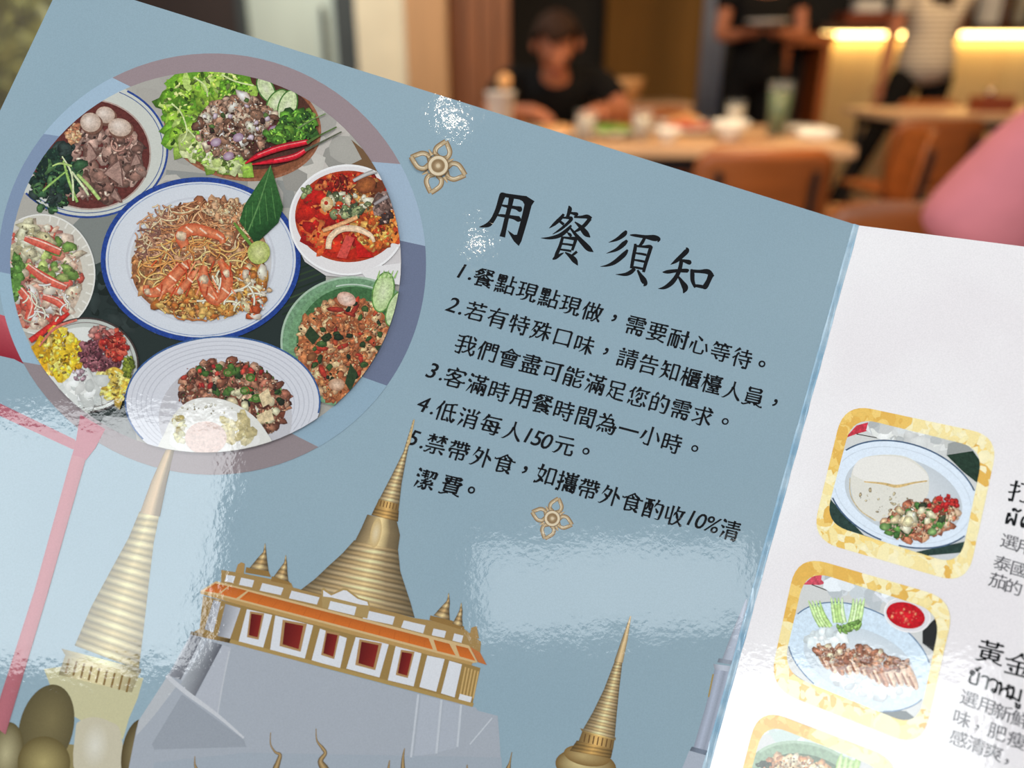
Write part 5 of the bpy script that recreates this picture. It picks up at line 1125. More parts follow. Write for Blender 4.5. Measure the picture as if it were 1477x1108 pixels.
def shrub(loc, h, r, m_, label, seed):
    rg = random.Random(seed); root = empty('garden_shrub', loc, 0, label, 'shrub', 'shrubs outside the window')
    bm = bmesh.new()
    for _ in range(7):
        a = rg.uniform(0, 6.28); tube(bm, [(0.03 * math.cos(a), 0.03 * math.sin(a), -0.01), (r * 0.4 * math.cos(a), r * 0.4 * math.sin(a), h * 0.55), (r * 0.7 * math.cos(a), r * 0.7 * math.sin(a), h * 0.9)], 0.018, 6, 0.006)
    mesh_obj('stem', bm, M_STEM, root)
    bm = bmesh.new()
    for _ in range(1100):
        z = rg.uniform(0.12, 1.0); q = r * (1.0 - 0.45 * abs(z - 0.5) * 2) * math.sqrt(rg.random()); a = rg.uniform(0, 6.28)
        c = Vector((q * math.cos(a), q * math.sin(a), z * h)); d = Vector((rg.gauss(0, 1), rg.gauss(0, 1), rg.gauss(0, 0.7))).normalized(); s_ = d.orthogonal().normalized(); L = rg.uniform(0.05, 0.11)
        bm.faces.new([bm.verts.new(c - d * L), bm.verts.new(c + s_ * L * 0.4 + d * L * 0.1), bm.verts.new(c + d * L), bm.verts.new(c - s_ * L * 0.4 + d * L * 0.1)])
    f = mesh_obj('foliage', bm, m_, root)
for i, (px, Y, h, r, mm, lb) in enumerate(((40, 5.4, 1.5, 0.45, M_LEAF, 'leafy yellow-green shrub outside the window, nearest the glass'), (-150, 5.9, 1.9, 0.55, M_LEAF2, 'olive shrub outside the window at the left edge'), (70, 7.1, 2.1, 0.6, M_LEAF2, 'tall olive shrub outside the window, farthest back'))):
    shrub((X(px, Y), Y, -0.01), h, r, mm, lb, i)
# panels of the back part of the room
struct('wall_panel', X(872, YB), YB, 0, X(1010, YB), YB + 0.2, 2.72, M_OLIVE)
bm = bmesh.new(); x0, x1 = X(1008, 6.3), X(1042, 6.3); n = 24; A = []
for i in range(n + 1):
    x = x0 + (x1 - x0) * i / n; y = 6.3 + 0.03 * math.sin(i * 1.9); A.append([bm.verts.new((x, y - 0.004, z)) for z in (0.03, 2.6)] + [bm.verts.new((x, y + 0.004, z)) for z in (2.6, 0.03)])
for i in range(n):
    for k in range(4): bm.faces.new((A[i][k], A[i + 1][k], A[i + 1][(k + 1) % 4], A[i][(k + 1) % 4]))
tag(mesh_obj('curtain', bm, M_BLUEGREY, None, True), 'narrow blue-grey curtain beside the olive wall panel', 'curtain')

# ---- tables and chairs
def table(x0, y0, x1, y1, z, label, rz=0.0, skew=0.0):
    cx, cy = (x0 + x1) / 2, (y0 + y1) / 2; root = empty('dining_table', (cx, cy, 0), rz, label, 'table', 'wooden dining tables')
    hx, hy = (x1 - x0) / 2, (y1 - y0) / 2
    bobj('tabletop', -hx, -hy, z - 0.035, hx, hy, z, M_TABLE, root, 0.006)
    bobj('apron', -hx + 0.06, -hy + 0.06, z - 0.085, hx - 0.06, hy - 0.06, z - 0.035, M_METAL, root)
    for sx in (-1, 1):
        for sy in (-1, 1):
            bm = bmesh.new(); tube(bm, [(sx * (hx - 0.08), sy * (hy - 0.08), z - 0.085), (sx * (hx - 0.05), sy * (hy - 0.05), 0)], 0.021, 8, 0.015); mesh_obj('leg', bm, M_METAL, root)
    return root
T1 = (X(690, 2.5, 210) - 0.15, 2.5, X(1240, 2.5, 212), 3.36)
table(*T1, 0.75, 'oak dining table set with dishes and glasses, in front of the diner in black', R(-2))
T2 = (X(1298, 3.95, 165), 3.95, X(1298, 3.95, 165) + 1.3, 4.65)
table(*T2, 0.75, 'oak table at the right with a small box on it')
T3 = (X(872, 5.0), 5.0, X(1004, 5.0), 5.6)
table(*T3, 0.75, 'small wooden table behind the set table, by the olive panel')
def bent_panel(name, w, h, bend, th, m_, parent, z0, y0, lean=0.0, nx=14, nz=8, rad=0.07):
    """a curved plywood panel with rounded corners"""
    bm = bmesh.new(); g = []
    for j in range(nz + 1):
        row = []
        for i in range(nx + 1):
            u, v = i / nx * 2 - 1, j / nz * 2 - 1
            x, z = u * w / 2, v * h / 2
            ex, ez = max(0, abs(x) - (w / 2 - rad)), max(0, abs(z) - (h / 2 - rad))
            if ex > 0 and ez > 0:
                L = math.hypot(ex, ez)
                m_ax = max(ex, ez); k = m_ax / L
                x = math.copysign(w / 2 - rad + ex * k, x); z = math.copysign(h / 2 - rad + ez * k, z)
            row.append((x, y0 - bend * (x / (w / 2)) ** 2 + lean * (z + h / 2), z0 + h / 2 + z))
        g.append(row)
    F = [[bm.verts.new(p) for p in r_] for r_ in g]; K = [[bm.verts.new((p[0], p[1] + th, p[2])) for p in r_] for r_ in g]
    for j in range(nz):
        for i in range(nx): bm.faces.new((F[j][i], F[j][i + 1], F[j + 1][i + 1], F[j + 1][i])); bm.faces.new((K[j][i], K[j + 1][i], K[j + 1][i + 1], K[j][i + 1]))
    for j in range(nz):
        for i in (0, nx): bm.faces.new((F[j][i], F[j + 1][i], K[j + 1][i], K[j][i]))
    for i in range(nx):
        for j in (0, nz): bm.faces.new((F[j][i], F[j][i + 1], K[j][i + 1], K[j][i]))
    return mesh_obj(name, bm, m_, parent, True)
def make_chair(label):
    root = empty('dining_chair', (0, 0, 0), 0, label, 'chair', 'orange-brown wooden chairs')
    bm = bmesh.new(); box(bm, -0.21, -0.22, 0.43, 0.21, 0.20, 0.452, 0.01); mesh_obj('seat', bm, M_CHAIR, root)
    bent_panel('backrest', 0.41, 0.29, 0.05, 0.016, M_CHAIR, root, 0.475, 0.215, 0.12)
    for s in (-1, 1):
        bm = bmesh.new(); tube(bm, [(s * 0.14, 0.19, 0.42), (s * 0.14, 0.228, 0.55), (s * 0.14, 0.245, 0.70)], 0.012, 8); mesh_obj('back_post', bm, M_METAL, root)
    for sx in (-1, 1):
        for sy in (-1, 1):
            bm = bmesh.new(); tube(bm, [(sx * 0.17, sy * 0.17 - 0.01, 0.432), (sx * 0.20, sy * 0.21 - 0.01, 0)], 0.016, 8, 0.011); mesh_obj('leg', bm, M_METAL, root)
    return root
ch0 = make_chair('orange-brown chair with its back to the camera, tucked under the set table')
CH = [(X(1105, 2.3, 250), 2.53, 180, None), (X(1232, 3.0, 215), 3.02, 258, 'orange-brown chair turned sideways at the right end of the set table'),
      (X(1372, 1.4, 310), 1.64, 178, 'orange-brown chair nearest the camera, only its top rail above the white page'),
      (X(1338, 3.62, 170), 3.72, 182, 'orange-brown chair in front of the oak table with the small box'), (X(1362, 4.95, 135), 4.86, 4, 'orange-brown chair behind the oak table with the small box'),
      (X(960, 3.72, 150), 3.66, 6, 'orange-brown chair on the far side of the set table'), (X(935, 4.8, 140), 4.72, 178, 'orange-brown chair at the small table by the olive panel')]
for i, (x, y, a, lb) in enumerate(CH):
    o = ch0 if i == 0 else copy_tree(ch0); o.location = (x, y, 0); o.rotation_euler.z = R(a)
    if lb: o['label'] = lb

# ---- the bar counter
Yc = 5.95; cx0 = X(1180, Yc, 110)
cnt = empty('bar_counter', (cx0, Yc, 0), 0, 'cream bar counter with a glowing strip under its dark top', 'counter')
bm = bmesh.new(); box(bm, 0, 0.06, 0, 3.2, 0.62, 1.13)
for i in range(5): box(bm, 0.02 + i * 0.64, 0.045, 0.10, 0.02 + i * 0.64 + 0.62, 0.065, 1.08)
mesh_obj('counter_front', bm, M_COUNTER, cnt); bobj('counter_top', -0.04, -0.08, 1.17, 3.24, 0.66, 1.22, M_COUNTERTOP, cnt, 0.006); bobj('plinth', 0.02, 0.08, 0, 3.18, 0.60, 0.08, M_DARK, cnt)
bobj('counter_neck', 0.02, 0.10, 1.13, 3.18, 0.60, 1.17, M_COUNTERTOP, cnt)
lo = bobj('light_strip', 0.0, -0.02, 1.145, 3.2, 0.05, 1.168, M_LED, cnt); lo['label'] = 'glowing warm strip'
def on_counter(px, dy=0.3): return X(px, Yc + dy, 20), Yc + dy, 1.22
x, y, z = on_counter(1250)
tr = empty('wooden_tray', (x, y, z), 0, 'dark wooden tray standing on the bar counter', 'tray')
bobj('tray_base', -0.19, -0.13, 0, 0.19, 0.13, 0.012, M_BOXWOOD, tr)
for q in ((-0.19, -0.13, 0.012, 0.19, -0.115, 0.09), (-0.19, 0.115, 0.012, 0.19, 0.13, 0.09), (-0.19, -0.115, 0.012, -0.175, 0.115, 0.09), (0.175, -0.115, 0.012, 0.19, 0.115, 0.09)): bobj('tray_side', *q, M_BOXWOOD, tr)
bm = bmesh.new(); box(bm, -0.10, -0.06, 0, 0.10, 0.06, 0.16, 0.015); o = mesh_obj('paper_bag', bm, M_TISSUE); o.location = (x, y, z + 0.012); tag(o, 'white paper bag standing in the wooden tray on the counter', 'bag')
def bottle(px, dy, h, m_, label):
    x, y, z = on_counter(px, dy); root = empty('bottle', (x, y, z), 0, label, 'bottle', 'bottles on the bar counter')
    bm = bmesh.new(); lathe(bm, [(0, 0), (0.035, 0), (0.037, 0.01), (0.037, h * 0.6), (0.014, h * 0.78), (0.013, h * 0.93), (0, h * 0.93)], 18); mesh_obj('body', bm, m_, root, True)
    bm = bmesh.new(); lathe(bm, [(0, 0.93 * h), (0.016, 0.93 * h), (0.016, h), (0, h)], 14); mesh_obj('cap', bm, M_METAL, root)
bottle(1452, 0.25, 0.26, mat('brown_glass', (90, 54, 24), 0.1, 0.1, 10), 'brown bottle on the counter near the white carton'); bottle(1472, 0.35, 0.28, mat('pale_glass', (196, 190, 170), 0.1, 0.1, 10), 'pale bottle on the counter at the right edge')
x, y, z = on_counter(1425, 0.3); bm = bmesh.new(); box(bm, -0.06, -0.05, 0, 0.06, 0.05, 0.26, 0.004); o = mesh_obj('carton', bm, M_TISSUE); o.location = (x, y, z); tag(o, 'white carton standing on the bar counter', 'carton')
# orange wooden shelf stand to the left of the counter
xs0, xs1 = X(1118, 5.6, 60), X(1188, 5.6, 60)
st = empty('wooden_stand', (xs0, 5.6, 0), 0, 'orange-brown wooden stand with dark open front left of the bar counter', 'stand')
bobj('stand_top', -0.04, -0.2, 1.08, xs1 - xs0, 0.2, 1.15, M_CHAIR, st, 0.005)
for a_, nm in ((0.0, 'post'), (xs1 - xs0 - 0.06, 'post')): bobj(nm, a_, -0.18, 0, a_ + 0.05, 0.18, 1.08, M_CHAIR, st)
bobj('back_panel', 0.05, 0.14, 0.05, xs1 - xs0 - 0.06, 0.17, 1.08, M_BLACKWALL, st)

# ---- things on the set table
ZT = 0.7505
def place(name, label, cat, group, px, Y, py=170):
    return empty(name, (X(px, Y, py), Y, ZT), 0, label, cat, group)
def plate(px, Y, r, food, label, seed, h=0.022):
    root = place('plate', label, 'plate', 'plates on the set table', px, Y)
    bm = bmesh.new(); lathe(bm, [(0, 0), (r * 0.55, 0), (r * 0.65, 0.006), (r, h), (r, h + 0.004), (r * 0.66, 0.011), (0, 0.009)], 32); mesh_obj('dish', bm, M_CHINA, root, True)
    if food:
        rg = random.Random(seed); bm = bmesh.new()
        for _ in range(26):
            a = rg.uniform(0, 6.28); q = r * 0.55 * math.sqrt(rg.random()); lump(bm, (q * math.cos(a), q * math.sin(a), 0.022 + 0.02 * rg.random() * (1 - q / r)), rg.uniform(0.01, 0.022), rg, (1.2, 1, 0.7), 1)
        f = mesh_obj('food', bm, food, root, True)
def bowl(px, Y, r, h, food, label):
    root = place('bowl', label, 'bowl', 'bowls on the set table', px, Y)
    bm = bmesh.new(); lathe(bm, [(0, 0), (r * 0.45, 0), (r * 0.48, 0.01), (r * 0.85, h * 0.55), (r, h), (r - 0.004, h), (r * 0.8, h * 0.5), (r * 0.4, 0.016), (0, 0.012)], 30); mesh_obj('dish', bm, M_CHINA, root, True)
    if food:
        bm = bmesh.new(); lathe(bm, [(0, h * 0.78), (r * 0.5, h * 0.8), (r * 0.86, h * 0.7), (r * 0.6, h * 0.35), (0, h * 0.25)], 24); mesh_obj('food', bm, food, root, True)
def tumbler(px, Y, r, h, liquid, label, m_=None, name='drinking_glass'):
    root = place(name, label, 'glass', 'glasses on the set table', px, Y)
    bm = bmesh.new(); lathe(bm, [(0, 0), (r * 0.78, 0), (r, h), (r - 0.0025, h), (r * 0.74, 0.008), (0, 0.008)], 24); mesh_obj('glass', bm, M_GLASS, root, True)
    if liquid:
        bm = bmesh.new(); lathe(bm, [(0, 0.009), (r * 0.72, 0.009), (r * 0.9, h * 0.82), (0, h * 0.82)], 24); mesh_obj('drink', bm, liquid, root, True)
M_WATER = mat('pale_water', (172, 164, 150), 0.08, 0.05, 20)
plate(800, 2.72, 0.10, M_FOODT, 'white plate of pale food in front of the diner in black', 1)
plate(884, 2.76, 0.10, M_FOODG, 'white plate of green vegetables on the set table', 2)
plate(992, 2.92, 0.13, M_FOODR, 'large white plate with red food on the set table', 3)
plate(985, 3.24, 0.10, M_FOODT, 'white plate of tan food at the far side of the set table', 4)
plate(1150, 2.95, 0.10, None, 'empty white plate near the right end of the set table', 5)
bowl(1056, 2.70, 0.062, 0.062, None, 'white china bowl near the front edge of the set table')
bowl(966, 2.62, 0.045, 0.045, M_FOODR, 'small white bowl of red sauce on the set table')
tumbler(846, 2.60, 0.036, 0.10, M_WATER, 'water glass beside the plate of pale food'); tumbler(927, 2.64, 0.036, 0.10, M_WATER, 'water glass between the green vegetables and the red food')
tumbler(1060, 2.98, 0.036, 0.11, M_WATER, 'water glass behind the white china bowl'); tumbler(1122, 2.80, 0.042, 0.18, M_JUICE, 'tall glass of green drink on the set table', None, 'tall_drinking_glass')
root = place('napkin', 'crumpled white napkin at the right end of the set table', 'napkin', None, 1182, 2.72)
rg = random.Random(9); bm = bmesh.new(); lump(bm, (0, 0, 0.018), 0.055, rg, (1.2, 0.9, 0.34), 3, 0.16); mesh_obj('paper', bm, M_TISSUE, root)
root = place('tissue_cup', 'white cup with a tan scoop in it at the left of the set table', 'cup', None, 722, 2.62)
bm = bmesh.new(); lathe(bm, [(0, 0), (0.032, 0), (0.046, 0.15), (0.049, 0.15), (0.049, 0.154), (0.042, 0.154), (0.03, 0.01), (0, 0.01)], 26); mesh_obj('cup', bm, M_TISSUE, root, True)
bm = bmesh.new(); tube(bm, [(0.0, 0.0, 0.02), (0.01, 0.0, 0.17)], 0.005, 8); lump(bm, (0.012, 0, 0.185), 0.022, rg, (1.1, 0.7, 1.1), 2, 0.04); mesh_obj('scoop', bm, M_FOODT, root, True)
o = empty('chopsticks', (X(1080, 2.56, 200), 2.58, ZT), R(20), 'pair of wooden chopsticks on the front edge of the set table', 'chopsticks')
for s in (-1, 1):
    bm = bmesh.new(); tube(bm, [(-0.11, s * 0.006, 0.004), (0.11, s * 0.004, 0.003)], 0.004, 6, 0.002); mesh_obj('chopstick', bm, M_CHAIR, o)
x = X(1440, 4.15, 145); bm = bmesh.new(); box(bm, -0.09, -0.06, 0, 0.09, 0.06, 0.075, 0.006); o = mesh_obj('table_box', bm, M_BOXWOOD); o.location = (x, 4.2, ZT); tag(o, 'small red-brown box on the oak table at the right', 'box')
cn = empty('tealight', (x - 0.02, 4.2, ZT + 0.075), 0, 'small shining metal cup on top of the red-brown box', 'candle holder'); bm = bmesh.new(); lathe(bm, [(0, 0), (0.02, 0), (0.022, 0.03), (0.018, 0.03), (0.016, 0.006), (0, 0.006)], 16); mesh_obj('metal_cup', bm, mat('steel', (220, 214, 200), 0.15, 0.02, 10, metal=1.0), cn, True)
bskt = empty('bread_basket', (X(896, 5.2, 115), 5.2, ZT), 0, 'round tan basket on the small table by the olive panel', 'basket'); bm = bmesh.new(); lathe(bm, [(0, 0), (0.10, 0), (0.14, 0.11), (0.145, 0.14), (0.13, 0.14), (0.09, 0.01), (0, 0.01)], 26); mesh_obj('basket_body', bm, M_FOODT, bskt, True)

# ---- people
def skin(name, chains, m_, parent, levels=2):
    """one continuous surface grown over a skeleton of (x, y, z, radius) chains"""
    verts, rad, edges, idx = [], [], [], {}
    def vid(p):
        k = (round(p[0], 4), round(p[1], 4), round(p[2], 4))
        if k not in idx:
            idx[k] = len(verts); verts.append(p[:3]); rr = p[3] if len(p) == 4 else (p[3], p[4]); rad.append(rr if isinstance(rr, tuple) else (rr, rr))
        return idx[k]
    starts = set()
    for c in chains:
        n0 = len(verts); ids = [vid(p) for p in c]
        if ids[0] == n0: starts.add(n0)
        for a_, b_ in zip(ids, ids[1:]):
            if a_ != b_ and (a_, b_) not in edges: edges.append((a_, b_))
    me = bpy.data.meshes.new(name); me.from_pydata(verts, edges, [])
    o = bpy.data.objects.new(name, me); C.objects.link(o)
    mo = o.modifiers.new('skin', 'SKIN'); mo.use_smooth_shade = True; mo.branch_smoothing = 0.6
    su = o.modifiers.new('sub', 'SUBSURF'); su.levels = levels; su.render_levels = levels
    if not me.skin_vertices: me.skin_vertices.new()
    for i, sv in enumerate(me.skin_vertices[0].data): sv.radius = rad[i]; sv.use_root = i in starts
    dg = bpy.context.evaluated_depsgraph_get(); ne = bpy.data.meshes.new_from_object(o.evaluated_get(dg)); ne.name = name
    o.modifiers.clear(); o.data = ne; bpy.data.meshes.remove(me); ne.materials.clear(); ne.materials.append(m_)
    for p in ne.polygons: p.use_smooth = True
    o.parent = parent; return o
def V3(*a): return Vector(a)
def hand(wr, d, up, s=1.0, curl=0.5):
    """palm, four unequal bent fingers and a thumb leaving the side of the palm"""
    d = Vector(d).normalized(); up = (Vector(up) - d * Vector(up).dot(d)).normalized(); sd = d.cross(up).normalized(); wr = Vector(wr); ch = []
    P = lambda v, r: (v.x, v.y, v.z, r)
    pm = wr + d * 0.045; kn = wr + d * 0.085
    ch.append([P(wr, 0.024), P(pm, 0.032), P(kn, 0.030)])
    for k, L in zip((-1.5, -0.5, 0.5, 1.5), (0.062, 0.074, 0.070, 0.052)):
        b_ = kn + sd * k * 0.019; m1 = b_ + (d * math.cos(curl * 0.5) - up * math.sin(curl * 0.5)) * L * 0.5; m2 = m1 + (d * math.cos(curl) - up * math.sin(curl)) * L * 0.32; e = m2 + (d * math.cos(curl * 1.5) - up * math.sin(curl * 1.5)) * L * 0.3
        ch.append([P(kn, 0.030), P(b_ + d * 0.012, 0.0105), P(m1, 0.0095), P(m2, 0.0088), P(e, 0.0075)])
    t0 = wr + d * 0.03 - sd * 0.028; t1 = t0 + (d * 0.6 - sd * 0.6 - up * 0.3).normalized() * 0.034; t2 = t1 + (d * 0.9 - sd * 0.1 - up * 0.4).normalized() * 0.028
    ch.append([P(pm, 0.032), P(t0, 0.015), P(t1, 0.0115), P(t2, 0.009)])
    return ch
def head(neck, c, face):
    """neck, skull, jaw and nose as chains; returns chains"""
    n = Vector(neck); c = Vector(c); f = Vector(face).normalized(); u = (c - n).normalized(); u = (u - f * u.dot(f) * 0.5).normalized()
    P = lambda v, r: (v.x, v.y, v.z, r)
    return [[P(n, 0.055), P(c - u * 0.085, 0.055), P(c - u * 0.03 + f * 0.012, 0.080), P(c + u * 0.035, 0.083), P(c + u * 0.082 - f * 0.008, 0.055)],
            [P(c - u * 0.03 + f * 0.012, 0.080), P(c - u * 0.012 + f * 0.092, 0.016), P(c - u * 0.022 + f * 0.106, 0.012)], [P(c - u * 0.085, 0.055), P(c - u * 0.082 + f * 0.055, 0.034)]]
def face_bits(root, c, u, f):
    c, u, f = Vector(c), Vector(u).normalized(), Vector(f).normalized(); s = f.cross(u).normalized()
    for k in (-1, 1):
        bm = bmesh.new(); lump(bm, c + u * 0.01 + f * 0.082 + s * k * 0.031, 0.0105, random.Random(1), (1, 1, 1), 2, 0); mesh_obj('eye', bm, M_EYE, root, True)
        bm = bmesh.new(); lump(bm, c - u * 0.005 + s * k * 0.088, 0.024, random.Random(1), (0.5, 0.7, 1.2), 2, 0); mesh_obj('ear', bm, M_SKIN, root, True)
    bm = bmesh.new(); tube(bm, [c - u * 0.062 + f * 0.086 - s * 0.022, c - u * 0.060 + f * 0.092, c - u * 0.062 + f * 0.086 + s * 0.022], 0.006, 8); mesh_obj('mouth', bm, M_LIP, root, True)
def hair(root, c, u, f, long=0.0, r=0.103):
    """a cap of hair leaving the face free, with locks behind when long"""
    c, u, f = Vector(c), Vector(u).normalized(), Vector(f).normalized(); s = f.cross(u).normalized()
    bm = bmesh.new(); r_ = bmesh.ops.create_icosphere(bm, subdivisions=3, radius=1.0); rg = random.Random(2)
    kill = []
    for v in r_['verts']:
        a, b_, e = v.co.x, v.co.y, v.co.z                       # side, forward, up
        if b_ > 0.25 and e < 0.55 or e < -0.62: kill.append(v)
        k = 1 + rg.uniform(-0.03, 0.03); v.co = c + s * a * r * 0.93 * k + f * b_ * r * 1.04 * k + u * (e * r * 1.12 * k + 0.012)
    bmesh.ops.delete(bm, geom=kill, context='VERTS')
    o = mesh_obj('hair', bm, M_HAIR, root, True); so = o.modifiers.new('thick', 'SOLIDIFY'); so.thickness = 0.012; so.offset = -1
    if long:
        P = lambda v, q: (v.x, v.y, v.z, q)
        for k in (-1, 0, 1):
            a = c - f * 0.07 + s * k * 0.04; skin('hair_lock', [[P(a + u * 0.02, 0.045), P(a - u * 0.12 - f * 0.02, 0.046), P(a - u * long * 0.7 - f * 0.015, 0.04), P(a - u * long, 0.018)]], M_HAIR, root)
def Pn(v, r): return (v[0], v[1], v[2], r)
def person(label, loc, J, shirt, trouser, sleeve, group=None, face=True, long=0.0, shoe=M_BLACKCLOTH, curl=(0.5, 0.5), hup=((0, 0, 1), (0, 0, 1)), hem=0.10, flare=1.0, rt=1.0):
    """J: joints of the pose, relative to loc"""
    root = empty('person', loc, 0, label, 'person', group)
    pel, ch, nk, hd_, fc = (Vector(J[k]) for k in ('pelvis', 'chest', 'neck', 'head', 'face'))
    mid = pel.lerp(ch, 0.5)
    body = [[Pn(pel, 0.115), Pn(mid, 0.105), Pn(ch, 0.115), Pn(ch.lerp(nk, 0.65), 0.075), Pn(nk, 0.055)]] + head(nk, hd_, fc)
    shb = [[Pn(pel - Vector((0, 0, hem)) if J.get('stand') else pel, 0.145 * rt), Pn(pel.lerp(mid, 0.5), 0.135 * rt), Pn(mid, 0.130 * rt), Pn(ch, 0.142 * rt), Pn(ch.lerp(nk, 0.62), 0.085)]]
    tr = []; shoes = []
    for k, sgn in (('l', -1), ('r', 1)):
        sh, el, wr, hdir = (Vector(J[k + q]) for q in ('sh', 'el', 'wr', 'hd'))
        body.append([Pn(ch, 0.115), Pn(ch.lerp(sh, 0.7), 0.065), Pn(sh, 0.056), Pn(sh.lerp(el, 0.5), 0.046), Pn(el, 0.038), Pn(el.lerp(wr, 0.4), 0.036), Pn(wr, 0.024)])
        body += hand(wr, hdir, hup[0 if k == 'l' else 1], 1, curl[0 if k == 'l' else 1])
        shb.append([Pn(ch, 0.142 * rt), Pn(ch.lerp(sh, 0.7), 0.088), Pn(sh, 0.076), Pn(sh.lerp(el, sleeve * 0.6), 0.068 * flare), Pn(sh.lerp(el, sleeve), 0.066 * flare * flare)])
        hp, kn, an, toe = (Vector(J[k + q]) for q in ('hp', 'kn', 'an', 'toe'))
        body.append([Pn(pel, 0.115), Pn(hp, 0.085), Pn(hp.lerp(kn, 0.5), 0.070), Pn(kn, 0.052), Pn(kn.lerp(an, 0.35), 0.050), Pn(an, 0.034), Pn(an.lerp(toe, 0.6) - Vector((0, 0, 0.008)), 0.022)])
        if k == 'l': tr.append([Pn(pel + Vector((0, 0, 0.03)), 0.125), Pn(pel - Vector((0, 0, 0.05)), 0.128)])
        tr.append([Pn(hp + Vector((0, 0, 0.045 if J.get('stand') else 0.03)), 0.098), Pn(hp, 0.106 if J.get('stand') else 0.098), Pn(hp.lerp(kn, 0.5), 0.084), Pn(kn, 0.067), Pn(kn.lerp(an, 0.5), 0.060), Pn(kn.lerp(an, 1.0), 0.056)])
        heel = an + (an - toe).normalized() * 0.04; heel.z = toe.z
        shoes.append([Pn(heel, 0.034), Pn(an.lerp(toe, 0.4) - Vector((0, 0, 0.02)), 0.042), Pn(toe, 0.045)])
    skin('body', body, M_SKIN, root); skin('shirt', shb, shirt, root); skin('trousers', tr, trouser, root)
    for s_ in shoes: skin('shoe', [s_], shoe, root)
    u = (hd_ - nk); u = u - fc.normalized() * u.dot(fc.normalized()); hair(root, hd_, u, fc, long); face_bits(root, hd_, u, fc)
    return root
# diner in black, bent over the table
xd = X(802, 3.4, 80)
person('seated diner in a black top bending forward over the set table', (xd, 3.72, 0), dict(pelvis=(0.02, 0.05, 0.605), chest=(0, -0.20, 0.84), neck=(0, -0.32, 0.985), head=(-0.005, -0.425, 1.06), face=(0, -0.6, -0.8),
    lsh=(-0.185, -0.22, 0.92), lel=(-0.27, -0.42, 0.80), lwr=(-0.14, -0.64, 0.822), lhd=(0.6, -0.7, -0.05), rsh=(0.185, -0.22, 0.92), rel=(0.28, -0.38, 0.80), rwr=(0.15, -0.64, 0.828), rhd=(-0.5, -0.8, -0.2),
    lhp=(-0.09, 0.02, 0.56), lkn=(-0.12, -0.36, 0.53), lan=(-0.12, -0.30, 0.09), ltoe=(-0.13, -0.44, 0.035), rhp=(0.12, 0.02, 0.56), rkn=(0.13, -0.36, 0.53), ran=(0.13, -0.30, 0.09), rtoe=(0.14, -0.44, 0.035)), M_BLACKCLOTH, M_BLACKCLOTH, 0.75, long=0.26)
o = copy_tree(ch0); o.location = (xd, 3.74, 0); o.rotation_euler.z = 0; o['label'] = 'orange-brown chair under the seated diner in black'
# waiter carrying a plate
xw = X(1098, 5.0, 50)
person('standing waiter in black holding out a plate with both arms', (xw, 5.05, 0), dict(stand=1, pelvis=(0, 0, 0.93), chest=(0, -0.02, 1.27), neck=(0, 0, 1.44), head=(0, -0.03, 1.57), face=(-0.3, -0.9, -0.35),
    lsh=(-0.20, 0, 1.38), lel=(-0.25, -0.08, 1.12), lwr=(-0.15, -0.28, 1.13), lhd=(0.1, -1, 0), rsh=(0.20, 0, 1.38), rel=(0.23, -0.06, 1.13), rwr=(0.03, -0.27, 1.13), rhd=(-0.5, -0.8, 0),
    lhp=(-0.10, 0, 0.90), lkn=(-0.11, -0.03, 0.50), lan=(-0.11, 0.03, 0.09), ltoe=(-0.12, -0.11, 0.035), rhp=(0.10, 0, 0.90), rkn=(0.11, -0.03, 0.50), ran=(0.11, 0.03, 0.09), rtoe=(0.13, -0.11, 0.035)), M_BLACKCLOTH, M_BLACKCLOTH, 0.5, rt=1.32, hem=0.13, curl=(0.25, 0.25), hup=((0, 0, -1), (0, 0, -1)))
root = empty('carried_plate', (xw - 0.07, 5.05 - 0.385, 1.172), 0, 'white plate carried by the waiter in black', 'plate'); bm = bmesh.new(); lathe(bm, [(0, 0), (0.07, 0), (0.12, 0.018), (0.12, 0.022), (0.07, 0.007), (0, 0.007)], 28); mesh_obj('dish', bm, M_CHINA, root, True)
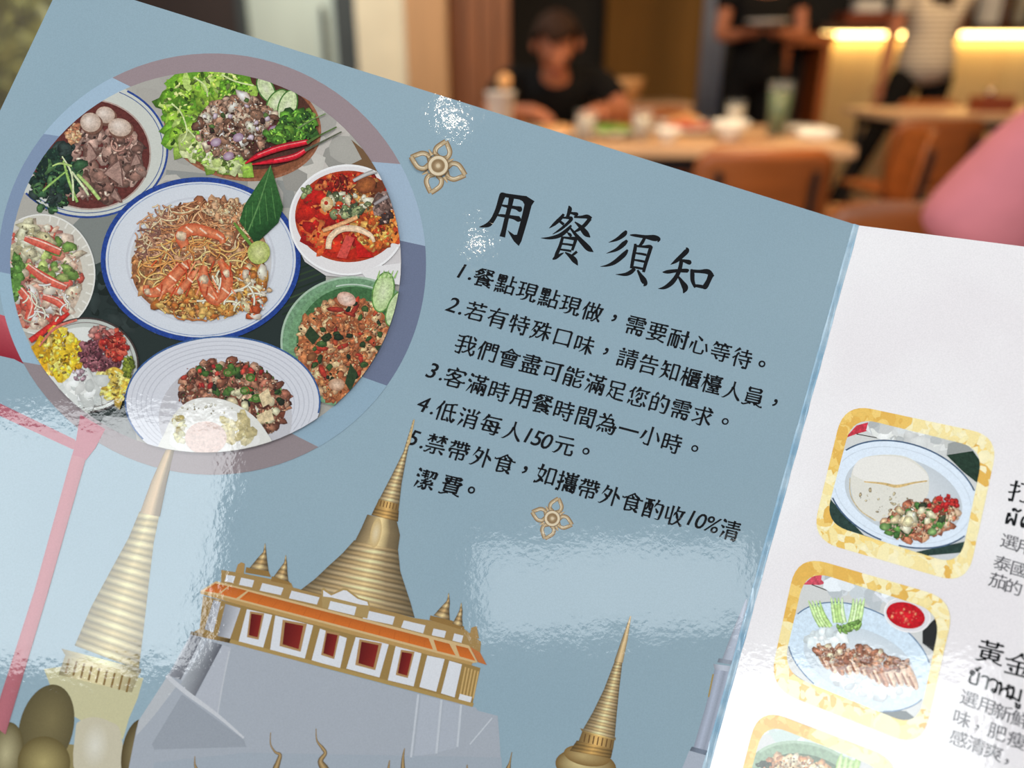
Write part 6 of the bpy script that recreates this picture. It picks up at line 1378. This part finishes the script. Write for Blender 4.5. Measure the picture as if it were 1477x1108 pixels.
# standing woman seen from behind
xp = X(1342, 5.15, 80)
person('standing person from behind in a grey striped T-shirt and black trousers with long dark hair', (xp, 5.2, 0), dict(stand=1, pelvis=(0, 0, 0.96), chest=(0.0, 0, 1.27), neck=(0.01, 0, 1.43), head=(0.01, 0.02, 1.555), face=(0.25, 1, -0.1),
    lsh=(-0.185, 0, 1.37), lel=(-0.235, 0.0, 1.10), lwr=(-0.25, 0.0, 0.87), lhd=(0, 0.1, -1), rsh=(0.185, 0, 1.37), rel=(0.22, 0.12, 1.15), rwr=(0.14, 0.30, 1.12), rhd=(0, 1, 0.1),
    lhp=(-0.10, 0, 0.90), lkn=(-0.27, -0.02, 0.50), lan=(-0.45, -0.02, 0.09), ltoe=(-0.47, 0.12, 0.035), rhp=(0.09, 0, 0.90), rkn=(0.09, 0.03, 0.49), ran=(0.08, -0.02, 0.09), rtoe=(0.09, 0.13, 0.035)), M_STRIPE, M_BLACKCLOTH, 0.5, long=0.30, hup=((1, 0, 0), (0, 0, 1)), hem=0.13, rt=1.32)
# neighbour in pink, close by on the right
xk = W(1742, 200, 1.02).x
person('seated neighbour in a pink T-shirt close by at the right edge', (xk, 1.05, 0), dict(pelvis=(0, 0, 0.605), chest=(0.0, -0.02, 0.83), neck=(0, -0.03, 1.05), head=(0.0, -0.06, 1.18), face=(0.3, 1, -0.15),
    lsh=(-0.165, 0, 0.925), lel=(-0.285, 0.02, 0.67), lwr=(-0.13, 0.24, 0.70), lhd=(0.4, 0.9, 0), rsh=(0.165, 0, 0.925), rel=(0.23, 0.05, 0.66), rwr=(0.12, 0.26, 0.70), rhd=(-0.4, 0.9, 0),
    lhp=(-0.09, 0.04, 0.56), lkn=(0.27, 0.29, 0.53), lan=(0.28, 0.27, 0.09), ltoe=(0.37, 0.35, 0.035), rhp=(0.10, 0.02, 0.56), rkn=(0.46, 0.14, 0.53), ran=(0.46, 0.12, 0.09), rtoe=(0.57, 0.18, 0.035)), M_PINK, M_BLACKCLOTH, 0.74, flare=1.24, long=0.0)
o = copy_tree(ch0); o.location = (xk, 1.03, 0); o.rotation_euler.z = R(180); o['label'] = 'orange-brown chair under the neighbour in pink'
